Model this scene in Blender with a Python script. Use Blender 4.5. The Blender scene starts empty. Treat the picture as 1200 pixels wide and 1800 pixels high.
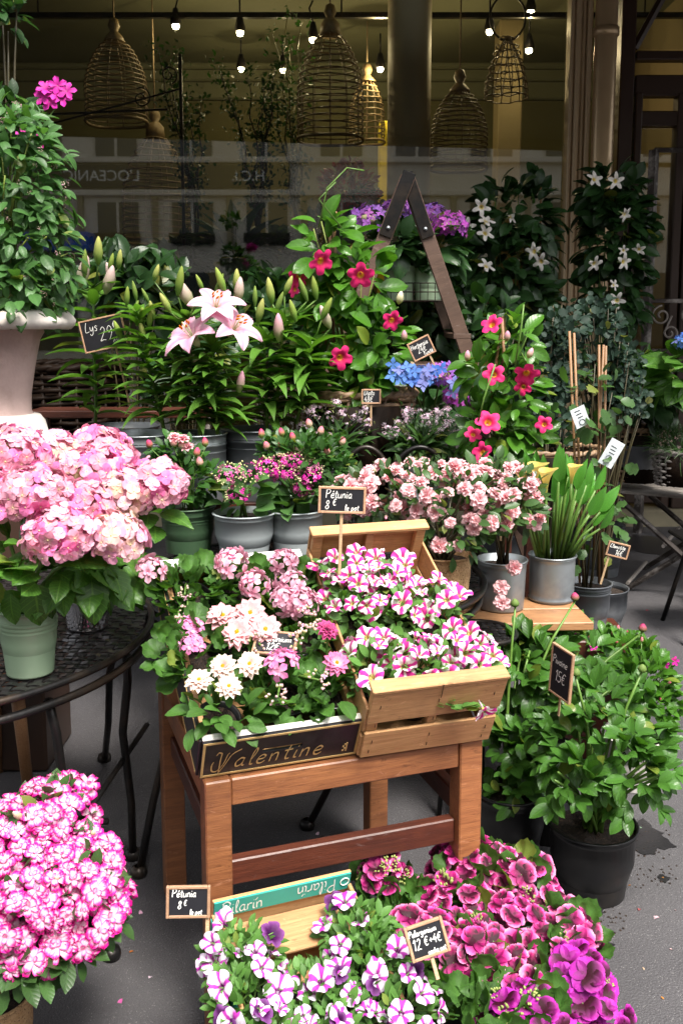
import bpy, math, random
import numpy as np
from mathutils import Vector, Matrix
R = math.radians
rnd = random.Random(7)
sc = bpy.context.scene
COL = sc.collection
# ---------------------------------------------------------------- camera
PITCH, FPX, CX, CY, EYE = R(7.8), 1700.0, 600.0, 793.0, 1.5
cam = bpy.data.objects.new('camera', bpy.data.cameras.new('camera')); COL.objects.link(cam)
cam.location = (0, 0, EYE); cam.rotation_euler = (R(90) - PITCH, 0, 0)
cam.data.sensor_fit = 'VERTICAL'; cam.data.sensor_height = 36; cam.data.sensor_width = 24
cam.data.lens = FPX / 1800 * 36
cam.data.shift_y = -(900 - CY) / 1800
cam.data.clip_start = 0.05; cam.data.clip_end = 200
sc.camera = cam
# ---------------------------------------------------------------- sky, sun, exposure
SUN_EL, SUN_AZ = R(60), R(150)      # sun high behind the photographer, veiled by cloud
w = bpy.data.worlds.new('World'); sc.world = w; w.use_nodes = True
wn = w.node_tree.nodes; wl = w.node_tree.links
bg = wn['Background']; bg.inputs['Strength'].default_value = 0.15
sky = wn.new('ShaderNodeTexSky'); sky.sky_type = 'NISHITA'; sky.sun_disc = False
sky.sun_elevation = SUN_EL; sky.sun_rotation = SUN_AZ; sky.dust_density = 4; sky.air_density = 1.0
hsv = wn.new('ShaderNodeHueSaturation'); hsv.inputs['Saturation'].default_value = 0.18
wl.new(sky.outputs[0], hsv.inputs['Color']); wl.new(hsv.outputs[0], bg.inputs['Color'])
sl = bpy.data.lights.new('sun', 'SUN'); sl.energy = 3.0; sl.angle = R(16); sl.color = (1, 0.945, 0.86)
so = bpy.data.objects.new('sun', sl); COL.objects.link(so)
sd = Vector((math.sin(SUN_AZ) * math.cos(SUN_EL), math.cos(SUN_AZ) * math.cos(SUN_EL), math.sin(SUN_EL)))
so.rotation_euler = sd.to_track_quat('Z', 'Y').to_euler(); so.location = (-3, -4, 9)
vs = sc.view_settings; vs.view_transform = 'Standard'; vs.look = 'None'; vs.gamma = 1; vs.exposure = 1.15
vs.use_curve_mapping = False
sc.cycles.use_denoising = True
sc.cycles.max_bounces = 7; sc.cycles.transparent_max_bounces = 16; sc.cycles.caustics_reflective = False; sc.cycles.caustics_refractive = False
sc.cycles.sample_clamp_indirect = 4

# ---------------------------------------------------------------- pixel -> world
def ray(px, py):
    u, v = (px - CX) / FPX, (CY - py) / FPX
    c, s = math.cos(PITCH), math.sin(PITCH)
    return Vector((u, c + v * s, -s + v * c))
def P(px, py, Y):
    d = ray(px, py); t = Y / d.y
    return Vector((d.x * t, Y, EYE + d.z * t))
def PZ(px, py, z):
    d = ray(px, py); t = (z - EYE) / d.z
    return Vector((d.x * t, d.y * t, z))
def E(px, py, Y, rx, rz, rd=None):          # ellipsoid given in photo pixels at depth Y
    s = Y / math.cos(PITCH) / FPX
    return (P(px, py, Y), Vector((rx * s, rd if rd is not None else rx * s, rz * s)))

# ---------------------------------------------------------------- geometry container
class G:
    def __init__(s): s.V = []; s.F = []; s.C = []; s.U = []; s.M = []; s.n = 0
    def add(s, V, F, C=(1, 1, 1), U=None, m=0):
        V = np.asarray(V, float).reshape(-1, 3); F = np.asarray(F, int).reshape(-1, 4)
        C = np.asarray(C, float)
        if C.ndim == 1: C = np.tile(C[:3], (len(V), 1))
        U = np.zeros((len(V), 3)) if U is None else np.asarray(U, float)
        s.V.append(V); s.F.append(np.where(F < 0, -1, F + s.n)); s.C.append(C[:, :3]); s.U.append(U); s.M.append(np.full(len(F), m)); s.n += len(V)
        return s
    def arr(s):
        if len(s.V) > 1:
            s.V = [np.concatenate(s.V)]; s.F = [np.concatenate(s.F)]; s.C = [np.concatenate(s.C)]; s.U = [np.concatenate(s.U)]; s.M = [np.concatenate(s.M)]
        return s.V[0], s.F[0], s.C[0], s.U[0], s.M[0]
    def put(s, g, M=None, jit=1.0, m=None):
        V, F, C, U, MM = g.arr()
        if M is not None:
            A = np.array(M); V = V @ A[:3, :3].T + A[:3, 3]
        s.V.append(V); s.F.append(np.where(F < 0, -1, F + s.n)); s.C.append(C * jit); s.U.append(U); s.M.append(MM if m is None else np.full(len(F), m)); s.n += len(V)
        return s
    def xf(s, M):
        V = s.arr()[0]; A = np.array(M); s.V = [V @ A[:3, :3].T + A[:3, 3]]; return s
    def box(s, c, size, M=None, m=0, bev=0.0, C=(1, 1, 1)):
        x, y, z = [q / 2 for q in size]; b = min(bev, x * .9, y * .9, z * .9)
        if b <= 0:
            V = [(i * x, j * y, k * z) for i in (-1, 1) for j in (-1, 1) for k in (-1, 1)]
            F = [(0, 1, 3, 2), (4, 6, 7, 5), (0, 4, 5, 1), (2, 3, 7, 6), (0, 2, 6, 4), (1, 5, 7, 3)]
        else:
            V = []; idx = {}
            for i in (-1, 1):
                for j in (-1, 1):
                    for k in (-1, 1):
                        for a in range(3):
                            p = [i * (x - b), j * (y - b), k * (z - b)]
                            p[a] = (i * x, j * y, k * z)[a]
                            idx[(i, j, k, a)] = len(V); V.append(tuple(p))
            F = []
            def q(*t): F.append(tuple(idx[k] for k in t))
            for sgn in (-1, 1):
                o = (lambda L: L if sgn > 0 else L[::-1])
                q(*o([(sgn, -1, -1, 0), (sgn, 1, -1, 0), (sgn, 1, 1, 0), (sgn, -1, 1, 0)]))
                q(*o([(-1, sgn, -1, 1), (-1, sgn, 1, 1), (1, sgn, 1, 1), (1, sgn, -1, 1)]))
                q(*o([(-1, -1, sgn, 2), (1, -1, sgn, 2), (1, 1, sgn, 2), (-1, 1, sgn, 2)]))
            for i in (-1, 1):
                for j in (-1, 1):
                    o = (lambda L: L if i * j > 0 else L[::-1])
                    q(*o([(i, j, -1, 0), (i, j, -1, 1), (i, j, 1, 1), (i, j, 1, 0)]))
                    q(*o([(-1, i, j, 1), (-1, i, j, 2), (1, i, j, 2), (1, i, j, 1)]))
                    q(*o([(j, -1, i, 2), (j, -1, i, 0), (j, 1, i, 0), (j, 1, i, 2)]))
                    for k in (-1, 1):
                        t = [idx[(i, j, k, 0)], idx[(i, j, k, 1)], idx[(i, j, k, 2)]]
                        if i * j * k < 0: t = t[::-1]
                        F.append((*t, -1))
        V = np.array(V) ; U = V.copy()
        if M is not None: V = V @ np.array(M.to_3x3() if hasattr(M, 'to_3x3') else M).T
        return s.add(V + np.array(c), F, C, U, m)
    def tube(s, pts, r, n=6, m=0, C=(1, 1, 1), caps=True, closed=False):
        pts = [Vector(p) for p in pts]; k = len(pts)
        if not hasattr(r, '__len__'): r = [r] * k
        V = []; U = []; prev = None
        for i, p in enumerate(pts):
            a = pts[(i - 1) % k] if (closed or i) else p; b = pts[(i + 1) % k] if (closed or i < k - 1) else p
            t = (b - a)
            t = t.normalized() if t.length > 1e-9 else Vector((0, 0, 1))
            if prev is None:
                h = Vector((0, 0, 1)) if abs(t.z) < .9 else Vector((1, 0, 0)); nn = t.cross(h).normalized()
            else:
                nn = (prev - t * prev.dot(t)); nn = nn.normalized() if nn.length > 1e-6 else t.orthogonal().normalized()
            prev = nn; bb = t.cross(nn)
            for j in range(n):
                a_ = 2 * math.pi * j / n
                V.append(p + (nn * math.cos(a_) + bb * math.sin(a_)) * r[i]); U.append((j / n, i / max(1, k - 1), 0))
        F = []
        for i in range(k if closed else k - 1):
            i2 = (i + 1) % k
            for j in range(n): F.append((i * n + j, i2 * n + j, i2 * n + (j + 1) % n, i * n + (j + 1) % n)[::-1])
        if caps and not closed:
            for e, o in ((0, 1), (k - 1, -1)):
                V.append(pts[e]); U.append((.5, e and 1, 0)); c = len(V) - 1
                for j in range(n):
                    t = (e * n + j, e * n + (j + 1) % n, c)
                    F.append((*(t if o < 0 else t[::-1]), -1)[:4])
        return s.add([tuple(v) for v in V], [(f[0], f[1], f[2], f[3]) for f in F], C, U, m)
    def lathe(s, prof, n=24, m=0, C=(1, 1, 1), c=(0, 0, 0)):
        V = []; U = []; k = len(prof)
        for i, (r, z) in enumerate(prof):
            for j in range(n):
                a = 2 * math.pi * j / n; V.append((c[0] + r * math.cos(a), c[1] + r * math.sin(a), c[2] + z)); U.append((j / n, z, 0))
        F = [(i * n + j, i * n + (j + 1) % n, (i + 1) * n + (j + 1) % n, (i + 1) * n + j) for i in range(k - 1) for j in range(n)]
        CC = C
        if hasattr(C, '__len__') and len(C) == k and hasattr(C[0], '__len__'): CC = np.repeat(np.array(C, float), n, axis=0)
        return s.add(V, F, CC, U, m)

def mesh(name, g, mats, smooth=True):
    V, F, C, U, MI = g.arr()
    me = bpy.data.meshes.new(name)
    msk = F >= 0; tot = msk.sum(1); loops = F[msk]
    me.vertices.add(len(V)); me.vertices.foreach_set('co', V.ravel().astype(np.float32))
    me.loops.add(len(loops)); me.loops.foreach_set('vertex_index', loops.astype(np.int32))
    me.polygons.add(len(F)); me.polygons.foreach_set('loop_start', np.concatenate(([0], np.cumsum(tot)[:-1])).astype(np.int32))
    me.polygons.foreach_set('material_index', MI.astype(np.int32))
    me.polygons.foreach_set('use_smooth', np.full(len(F), smooth))
    a = me.attributes.new('Col', 'FLOAT_COLOR', 'POINT'); a.data.foreach_set('color', np.hstack([C, np.ones((len(C), 1))]).ravel().astype(np.float32))
    a = me.attributes.new('uvv', 'FLOAT_VECTOR', 'POINT'); a.data.foreach_set('vector', U.ravel().astype(np.float32))
    me.update(calc_edges=True)
    for mt in (mats if isinstance(mats, (list, tuple)) else [mats]): me.materials.append(mt)
    return me

def part(name, g, mat, parent=None, smooth=False, M=None, kind=None, label=None):
    me = g if isinstance(g, bpy.types.Mesh) else mesh(name, g, mat, smooth)
    o = bpy.data.objects.new(name, me); COL.objects.link(o)
    if parent is not None: o.parent = parent
    if M is not None: o.matrix_basis = M
    if kind: o['kind'] = kind
    if label: o['label'] = label
    return o
def tag(o, label=None, cat=None, group=None, kind=None):
    if label: o['label'] = label
    if cat: o['category'] = cat
    if group: o['group'] = group
    if kind: o['kind'] = kind
    return o
def thing(name, label, cat, loc=(0, 0, 0), rz=0, group=None, M=None):
    o = bpy.data.objects.new(name, None); COL.objects.link(o); o.empty_display_size = .05
    if M is not None: o.matrix_basis = M
    else: o.location = loc; o.rotation_euler = (0, 0, rz)
    return tag(o, label, cat, group)
def wmat(o):
    return o.matrix_basis.copy() if o.parent is None else wmat(o.parent) @ o.matrix_basis

# ---------------------------------------------------------------- materials
class NT:
    def __init__(s, name):
        s.mat = bpy.data.materials.new(name); s.mat.use_nodes = True
        s.n = s.mat.node_tree.nodes; s.l = s.mat.node_tree.links; s.b = s.n['Principled BSDF']; s.out = s.n['Material Output']
    def node(s, t, **kw):
        x = s.n.new(t)
        for k, v in kw.items():
            if k.startswith('i_'): s.set(x.inputs[k[2:]] if not k[2:].isdigit() else x.inputs[int(k[2:])], v)
            else: setattr(x, k, v)
        return x
    def set(s, sock, v):
        if hasattr(v, 'is_output') or isinstance(v, bpy.types.NodeSocket): s.l.new(v, sock)
        else:
            if hasattr(sock.default_value, '__len__') and hasattr(v, '__len__') and len(v) == 3 and len(sock.default_value) == 4: v = (*v, 1)
            sock.default_value = v
    def math(s, op, a, b=0.0, c=None, clamp=False):
        x = s.node('ShaderNodeMath', operation=op, use_clamp=clamp); s.set(x.inputs[0], a); s.set(x.inputs[1], b)
        if c is not None: s.set(x.inputs[2], c)
        return x.outputs[0]
    def mix(s, f, a, b, mode='MIX'):
        x = s.node('ShaderNodeMix', data_type='RGBA', blend_type=mode); s.set(x.inputs['Factor'], f); s.set(x.inputs[6], a); s.set(x.inputs[7], b)
        return x.outputs[2]
    def noise(s, scale, detail=3, vec=None, rough=.5, dist=0):
        x = s.node('ShaderNodeTexNoise'); x.inputs['Scale'].default_value = scale; x.inputs['Detail'].default_value = detail
        x.inputs['Roughness'].default_value = rough; x.inputs['Distortion'].default_value = dist
        if vec is not None: s.l.new(vec, x.inputs['Vector'])
        return x.outputs['Fac']
    def ramp(s, f, stops):
        x = s.node('ShaderNodeValToRGB'); s.l.new(f, x.inputs[0]); e = x.color_ramp.elements
        while len(e) < len(stops): e.new(.5)
        for i, (p, c) in enumerate(stops): e[i].position = p; e[i].color = (*c, 1) if len(c) == 3 else c
        return x.outputs[0]
    def coord(s, which='Object', scale=None):
        x = s.node('ShaderNodeTexCoord').outputs[which]
        if scale:
            m = s.node('ShaderNodeMapping'); m.inputs['Scale'].default_value = scale; s.l.new(x, m.inputs['Vector']); x = m.outputs[0]
        return x
    def attr(s, name):
        x = s.node('ShaderNodeAttribute'); x.attribute_name = name; return x
    def bump(s, h, strength=.3, dist=.01):
        x = s.node('ShaderNodeBump'); x.inputs['Strength'].default_value = strength; x.inputs['Distance'].default_value = dist
        s.l.new(h, x.inputs['Height']); s.l.new(x.outputs[0], s.b.inputs['Normal']); return x
    def rand(s): return s.node('ShaderNodeObjectInfo').outputs['Random']
    def fin(s, color=None, rough=None, metal=None, **kw):
        if color is not None: s.set(s.b.inputs['Base Color'], color)
        if rough is not None: s.set(s.b.inputs['Roughness'], rough)
        if metal is not None: s.set(s.b.inputs['Metallic'], metal)
        for k, v in kw.items(): s.set(s.b.inputs[k.replace('_', ' ')], v)
        return s.mat

def leaf_mat(name, base, back=None, rough=.4, vein=.35, vcol=(1.6, 1.7, 1.1), nv=7, edge=None, trans=.3):
    t = NT(name); uv = t.attr('uvv').outputs['Vector']; sp = t.node('ShaderNodeSeparateXYZ'); t.l.new(uv, sp.inputs[0])
    s_, tt = sp.outputs[0], sp.outputs[1]
    ab = t.math('ABSOLUTE', s_)
    col = t.mix(t.noise(35, 3, t.coord()), tuple(c * .72 for c in base), tuple(c * 1.35 for c in base))
    rn = t.math('MULTIPLY_ADD', t.rand(), .55, .72)
    cb = t.node('ShaderNodeCombineColor'); [t.l.new(rn, cb.inputs[i]) for i in range(3)]
    col = t.mix(1.0, col, cb.outputs[0], 'MULTIPLY')
    col = t.mix(1.0, col, t.attr('Col').outputs['Color'], 'MULTIPLY')
    col = t.mix(t.math('MULTIPLY', t.ramp(t.noise(18, 5, t.coord(), .7), [(.60, (0, 0, 0)), (.72, (1, 1, 1))]), .35), col, (.20, .20, .03))
    col = t.mix(t.math('MULTIPLY', t.math('GREATER_THAN', t.rand(), .95), .45), col, (.26, .24, .04))
    fr = t.math('FRACT', t.math('SUBTRACT', t.math('MULTIPLY', tt, float(nv)), t.math('MULTIPLY', ab, 1.6)))
    v1 = t.math('LESS_THAN', t.math('ABSOLUTE', t.math('SUBTRACT', fr, .5)), .07)
    v2 = t.math('LESS_THAN', ab, .06)
    vf = t.math('MULTIPLY', t.math('MAXIMUM', t.math('MULTIPLY', v1, .6), v2), vein)
    col = t.mix(vf, col, tuple(min(1, b * v) for b, v in zip(base, vcol)))
    if edge: col = t.mix(t.math('GREATER_THAN', ab, .8), col, edge)
    t.bump(t.math('MULTIPLY', fr, t.math('SUBTRACT', 1.0, fr)), .22, .004)
    t.fin(col, rough); t.b.inputs['Specular IOR Level'].default_value = .35
    tr = t.node('ShaderNodeBsdfTranslucent'); t.l.new(t.mix(1.0, col, (1.5, 1.6, .7), 'MULTIPLY'), tr.inputs['Color'])
    mx = t.node('ShaderNodeMixShader'); mx.inputs[0].default_value = trans
    t.l.new(t.b.outputs[0], mx.inputs[1]); t.l.new(tr.outputs[0], mx.inputs[2]); t.l.new(mx.outputs[0], t.out.inputs[0])
    return t.mat
def petal_mat(name, rough=.55, trans=.25, var=.22):
    t = NT(name); c = t.attr('Col').outputs['Color']
    rn = t.math('MULTIPLY_ADD', t.rand(), var, 1 - var * .6)
    cb = t.node('ShaderNodeCombineColor'); [t.l.new(rn, cb.inputs[i]) for i in range(3)]
    col = t.mix(1.0, c, cb.outputs[0], 'MULTIPLY')
    col = t.mix(t.math('MULTIPLY', t.noise(60, 3, t.coord()), .25), col, t.mix(1.0, col, (.8, .62, .72), 'MULTIPLY'))
    t.bump(t.noise(120, 3, t.coord()), .25, .002)
    t.fin(col, rough); t.b.inputs['Specular IOR Level'].default_value = .25
    tr = t.node('ShaderNodeBsdfTranslucent'); t.l.new(col, tr.inputs['Color'])
    mx = t.node('ShaderNodeMixShader'); mx.inputs[0].default_value = trans
    t.l.new(t.b.outputs[0], mx.inputs[1]); t.l.new(tr.outputs[0], mx.inputs[2]); t.l.new(mx.outputs[0], t.out.inputs[0])
    return t.mat
M = {}
M['petal'] = petal_mat('petal'); M['petal2'] = petal_mat('petal_deep', .5, .15, .3)
M['stem'] = leaf_mat('stem_green', (.10, .19, .035), vein=0, trans=.05)
M['stemdark'] = leaf_mat('stem_brown', (.06, .05, .025), vein=0, trans=.0)
M['lf_hyd'] = leaf_mat('hydrangea_leaf', (.058, .15, .022), rough=.40, vein=.6, nv=8, vcol=(2.2, 1.9, 1.6))
M['lf_lily'] = leaf_mat('lily_leaf', (.080, .185, .026), rough=.38, vein=.25, nv=0)
M['lf_mand'] = leaf_mat('glossy_leaf', (.055, .155, .016), rough=.3, vein=.35, nv=6)
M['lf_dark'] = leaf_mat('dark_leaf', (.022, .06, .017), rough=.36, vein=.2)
M['lf_azal'] = leaf_mat('azalea_leaf', (.045, .10, .028), rough=.35, vein=.2)
M['lf_rose'] = leaf_mat('rose_leaf', (.035, .10, .02), rough=.35, vein=.2)
M['lf_ger'] = leaf_mat('geranium_leaf', (.055, .140, .024), rough=.55, vein=.3, nv=5)
M['lf_pet'] = leaf_mat('petunia_leaf', (.085, .20, .04), rough=.5, vein=.15)
M['lf_peo'] = leaf_mat('peony_leaf', (.048, .130, .020), rough=.33, vein=.4, nv=6)
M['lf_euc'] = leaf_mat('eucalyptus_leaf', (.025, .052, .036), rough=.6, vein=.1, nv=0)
M['lf_calla'] = leaf_mat('calla_leaf', (.07, .22, .03), rough=.3, vein=.15, nv=0)
M['lf_kal'] = leaf_mat('kalanchoe_leaf', (.07, .16, .045), rough=.4, vein=.12, nv=0)
M['lf_urn'] = leaf_mat('shrub_leaf', (.052, .130, .034), rough=.42, vein=.3, nv=5)
M['lf_red'] = leaf_mat('red_leaf', (.32, .035, .03), rough=.45, vein=.2)
M['lf_grey'] = leaf_mat('silver_leaf', (.07, .11, .07), rough=.6, vein=.1)

def simple(name, col, rough=.5, metal=0, nscale=20, namt=.25, bump=.1, bscale=60, stretch=None, dirt=None):
    t = NT(name); co = t.coord('Object', stretch)
    c = t.mix(t.math('MULTIPLY', t.noise(nscale, 4, co), 1.0), tuple(q * (1 - namt) for q in col), tuple(min(1, q * (1 + namt)) for q in col))
    if dirt: c = t.mix(t.ramp(t.noise(nscale * .4, 5, co, .65), [(.48, (0, 0, 0)), (.68, (1, 1, 1))]), c, dirt)
    if bump: t.bump(t.noise(bscale, 3, co), bump, .003)
    return t.fin(c, rough, metal)
def wood(name, c1, c2, rough=.6, scale=9, dirt=(.1, .06, .03), damt=.5):
    t = NT(name); uv = t.attr('uvv').outputs['Vector']
    off = t.node('ShaderNodeVectorMath', operation='ADD'); t.l.new(uv, off.inputs[0])
    cb = t.node('ShaderNodeCombineXYZ'); [t.l.new(t.math('MULTIPLY', t.rand(), 7.0), cb.inputs[i]) for i in range(3)]; t.l.new(cb.outputs[0], off.inputs[1])
    m = t.node('ShaderNodeMapping'); m.inputs['Scale'].default_value = (scale * .35, scale * 5, scale * 5); t.l.new(off.outputs[0], m.inputs['Vector'])
    n1 = t.noise(2.2, 5, m.outputs[0], .6, 1.2)
    col = t.mix(t.ramp(n1, [(.3, (0, 0, 0)), (.7, (1, 1, 1))]), c1, c2)
    n2 = t.noise(scale * .7, 4, off.outputs[0], .7)
    col = t.mix(t.math('MULTIPLY', t.ramp(n2, [(.52, (0, 0, 0)), (.75, (1, 1, 1))]), damt), col, dirt)
    m2 = t.node('ShaderNodeMapping'); m2.inputs['Scale'].default_value = (scale * 1.2, scale * 30, scale * 30); t.l.new(off.outputs[0], m2.inputs['Vector'])
    n3 = t.noise(3, 3, m2.outputs[0])
    col = t.mix(t.math('MULTIPLY', t.ramp(n3, [(.35, (1, 1, 1)), (.45, (0, 0, 0))]), .35), col, dirt)
    m3 = t.node('ShaderNodeMapping'); m3.inputs['Scale'].default_value = (scale * 1.0, scale * 3, scale * 3); t.l.new(off.outputs[0], m3.inputs['Vector'])
    n4 = t.noise(2.6, 6, m3.outputs[0], .75, .6)
    col = t.mix(t.math('MULTIPLY', t.ramp(n4, [(.60, (0, 0, 0)), (.66, (1, 1, 1))]), .35), col, tuple(min(1, q * 1.5 + .10) for q in c1))
    col = t.mix(t.math('MULTIPLY', t.ramp(n4, [(.33, (1, 1, 1)), (.40, (0, 0, 0))]), .6), col, tuple(q * .45 for q in c2))
    rn = t.math('MULTIPLY_ADD', t.rand(), .3, .82); cc = t.node('ShaderNodeCombineColor'); [t.l.new(rn, cc.inputs[i]) for i in range(3)]
    col = t.mix(1.0, col, cc.outputs[0], 'MULTIPLY')
    t.bump(n3, .25, .003)
    return t.fin(col, rough)
M['crate'] = wood('crate_pine', (.60, .34, .15), (.42, .21, .085), .65, 7, (.2, .1, .045), .45)
M['teak'] = wood('red_teak', (.34, .135, .052), (.19, .068, .028), .42, 6, (.09, .03, .018), .65)
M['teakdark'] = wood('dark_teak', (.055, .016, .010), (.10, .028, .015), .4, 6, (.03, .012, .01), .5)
M['ladder'] = wood('ladder_wood', (.11, .065, .045), (.07, .04, .028), .5, 6, (.05, .03, .02), .5)
M['stake'] = wood('pale_stake', (.6, .42, .25), (.5, .33, .18), .6, 20, (.2, .12, .07), .2)
M['bamboo'] = wood('bamboo_cane', (.30, .16, .07), (.22, .11, .045), .45, 15, (.12, .06, .03), .4)
M['greywood'] = wood('weathered_wood', (.40, .36, .32), (.24, .21, .19), .7, 7, (.06, .05, .045), .6)
M['shelfwood'] = wood('bench_wood', (.42, .22, .10), (.3, .14, .06), .5, 7, (.1, .05, .03), .5)
M['whitewood'] = wood('whitewashed_wood', (.72, .68, .62), (.8, .77, .72), .6, 8, (.3, .27, .24), .5)
M['zinc'] = simple('zinc', (.36, .39, .41), .38, .75, 9, .4, .12, 30, None, (.22, .24, .26))
M['zincdark'] = simple('weathered_zinc', (.12, .13, .145), .45, .6, 8, .45, .15, 30, None, (.26, .27, .28))
M['chrome'] = simple('bright_tin', (.75, .74, .75), .12, 1.0, 9, .05, .04, 20)
M['sage'] = simple('sage_enamel', (.30, .42, .27), .35, .1, 6, .1, .05, 15, None, (.36, .46, .32))
M['dgreen'] = simple('dark_green_enamel', (.045, .09, .045), .35, .1, 6, .15, .05)
M['grypot'] = simple('pale_grey_enamel', (.36, .40, .41), .4, .1, 6, .08, .05)
M['blackpl'] = simple('black_plastic', (.004, .004, .005), .36, 0, 15, .3, .12, 40, None, (.016, .013, .011))
M['iron'] = simple('black_iron', (.016, .015, .015), .36, .55, 14, .5, .3, 60, None, (.05, .035, .025))
M['irongrey'] = simple('worn_iron', (.05, .04, .035), .55, .5, 22, .6, .3, 60, None, (.35, .32, .3))
M['ironstrap'] = simple('painted_iron_strap', (.02, .018, .019), .3, .5, 25, .5, .3, 60, None, (.055, .05, .05))
def cork():
    t = NT('cork'); co = t.coord()
    v = t.node('ShaderNodeTexVoronoi'); v.inputs['Scale'].default_value = 190; t.l.new(co, v.inputs['Vector'])
    c = t.mix(v.outputs['Color'], (.36, .20, .09), (.52, .33, .17)); c = t.mix(t.ramp(t.noise(260, 2, co), [(.60, (0, 0, 0)), (.66, (1, 1, 1))]), c, (.12, .06, .03))
    t.bump(t.noise(220, 2, co), .6, .003); return t.fin(c, .8)
M['cork'] = cork()
def soil():
    t = NT('potting_soil'); co = t.coord(); n = t.noise(140, 4, co, .7)
    c = t.ramp(n, [(.3, (.006, .004, .003)), (.55, (.03, .018, .012)), (.75, (.12, .07, .04))]); t.bump(n, 1.0, .01); return t.fin(c, .95)
M['soil'] = soil()
M['soilred'] = simple('red_compost', (.10, .04, .022), .95, 0, 80, .8, .9, 120)
M['stone'] = simple('white_urn_stone', (.62, .57, .52), .75, 0, 12, .15, .6, 45, None, (.45, .36, .32))
M['stonepink'] = simple('pinkish_urn_stone', (.46, .33, .30), .8, 0, 14, .2, .7, 55, None, (.33, .23, .20))
M['chalkboard'] = simple('blackboard', (.012, .012, .016), .5, 0, 30, .4, .05)
M['chalk'] = simple('chalk', (.85, .84, .8), .9, 0, 200, .1, 0)
M['signframe'] = wood('sign_frame', (.55, .33, .2), (.42, .24, .14), .55, 20, (.2, .1, .06), .25)
M['gold'] = simple('gold_ink', (.62, .42, .17), .5, .2, 60, .15, 0)
M['blackcard'] = simple('black_printed_card', (.012, .011, .014), .38, 0, 40, .5, .08, 60, None, (.03, .027, .028))
M['teal'] = simple('teal_print', (.03, .33, .27), .45, 0, 40, .12, .05)
M['whiteink'] = simple('white_ink', (.8, .82, .78), .6, 0, 60, .05, 0)
M['wicker'] = simple('brown_wicker', (.27, .17, .095), .55, 0, 45, .6, .5, 60, None, (.10, .06, .035))
M['wickergrey'] = simple('grey_wicker', (.30, .27, .25), .6, 0, 45, .5, .5, 60, None, (.14, .12, .11))
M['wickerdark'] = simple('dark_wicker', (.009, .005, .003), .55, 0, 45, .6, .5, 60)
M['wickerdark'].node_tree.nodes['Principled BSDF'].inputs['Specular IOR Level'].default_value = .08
M['rattan'] = simple('rattan_lamp', (.20, .14, .07), .5, 0, 30, .3, .2, 60)
M['rope'] = simple('rope', (.3, .22, .13), .85, 0, 90, .4, .6, 200)
M['plastictag'] = simple('printed_care_tag', (.62, .66, .68), .35, 0, 90, .25, 0, 20, None, (.35, .38, .42))
M['concrete'] = simple('kerb_stone', (.30, .26, .17), .8, 0, 9, .25, .4, 50)
def asphalt():
    t = NT('asphalt'); co = t.coord()
    c = t.mix(t.noise(3.2, 5, co, .65), (.042, .040, .043), (.088, .083, .088))
    v = t.node('ShaderNodeTexVoronoi'); v.inputs['Scale'].default_value = 210; t.l.new(co, v.inputs['Vector'])
    g = t.math('LESS_THAN', v.outputs['Distance'], .22)
    sel = t.math('GREATER_THAN', t.noise(160, 1, co), .56)
    c = t.mix(t.math('MULTIPLY', g, sel), c, (.24, .23, .225))
    c = t.mix(t.math('MULTIPLY', t.ramp(t.noise(420, 2, co), [(.58, (0, 0, 0)), (.7, (1, 1, 1))]), .5), c, (.16, .155, .15))
    t.bump(v.outputs['Distance'], .45, .004)
    damp = t.ramp(t.noise(1.4, 3, co), [(.45, (.52, .52, .52)), (.62, (.8, .8, .8))])
    t.fin(c, damp); return t.mat
M['asphalt'] = asphalt()
M['pipe'] = simple('bronze_paint', (.60, .43, .25), .28, .35, 5, .2, .03)
M['taupe'] = simple('taupe_woodwork', (.62, .46, .28), .42, .1, 5, .12, .05, 30)
M['brown'] = simple('dark_brown_woodwork', (.045, .024, .016), .4, 0, 5, .2, .05, 30)
M['wallolive'] = simple('olive_plaster', (.115, .105, .042), .85, 0, 3, .12, .1)
M['walltan'] = simple('tan_plaster', (.17, .13, .06), .8, 0, 3, .15, .1)
M['ceilolive'] = simple('ceiling_plaster', (.15, .15, .085), .85, 0, 2, .08, .05)
M['yellow'] = simple('yellow_wall_paint', (.85, .66, .05), .6, 0, 3, .08, .05)
M['floor'] = simple('shop_floor_tile', (.14, .10, .07), .4, 0, 6, .25, .05)
M['colbrown'] = simple('brown_column_paint', (.46, .38, .25), .5, 0, 4, .12, .05)
M['awning'] = simple('awning_canvas', (.05, .042, .03), .9, 0, 30, .2, .2)
M['limestone'] = simple('limestone_facade', (.66, .62, .54), .8, 0, 2, .15, .2)
M['darkglass'] = simple('dark_window', (.03, .035, .04), .1, 0, 2, .2, 0)
M['blue'] = simple('blue_canvas', (.03, .12, .6), .7, 0, 5, .1, .05)
def glass():
    t = NT('window_glass'); fr = t.node('ShaderNodeFresnel'); fr.inputs['IOR'].default_value = 1.5
    f = t.math('MULTIPLY_ADD', fr.outputs[0], 1.35, .025, clamp=True)
    gl = t.node('ShaderNodeBsdfGlossy'); gl.inputs['Roughness'].default_value = .015; gl.inputs['Color'].default_value = (1, 1, 1, 1)
    tr = t.node('ShaderNodeBsdfTransparent'); tr.inputs['Color'].default_value = (.93, .95, .92, 1)
    mx = t.node('ShaderNodeMixShader'); t.l.new(f, mx.inputs[0]); t.l.new(tr.outputs[0], mx.inputs[1]); t.l.new(gl.outputs[0], mx.inputs[2]); t.l.new(mx.outputs[0], t.out.inputs[0])
    return t.mat
M['glass'] = glass()
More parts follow.
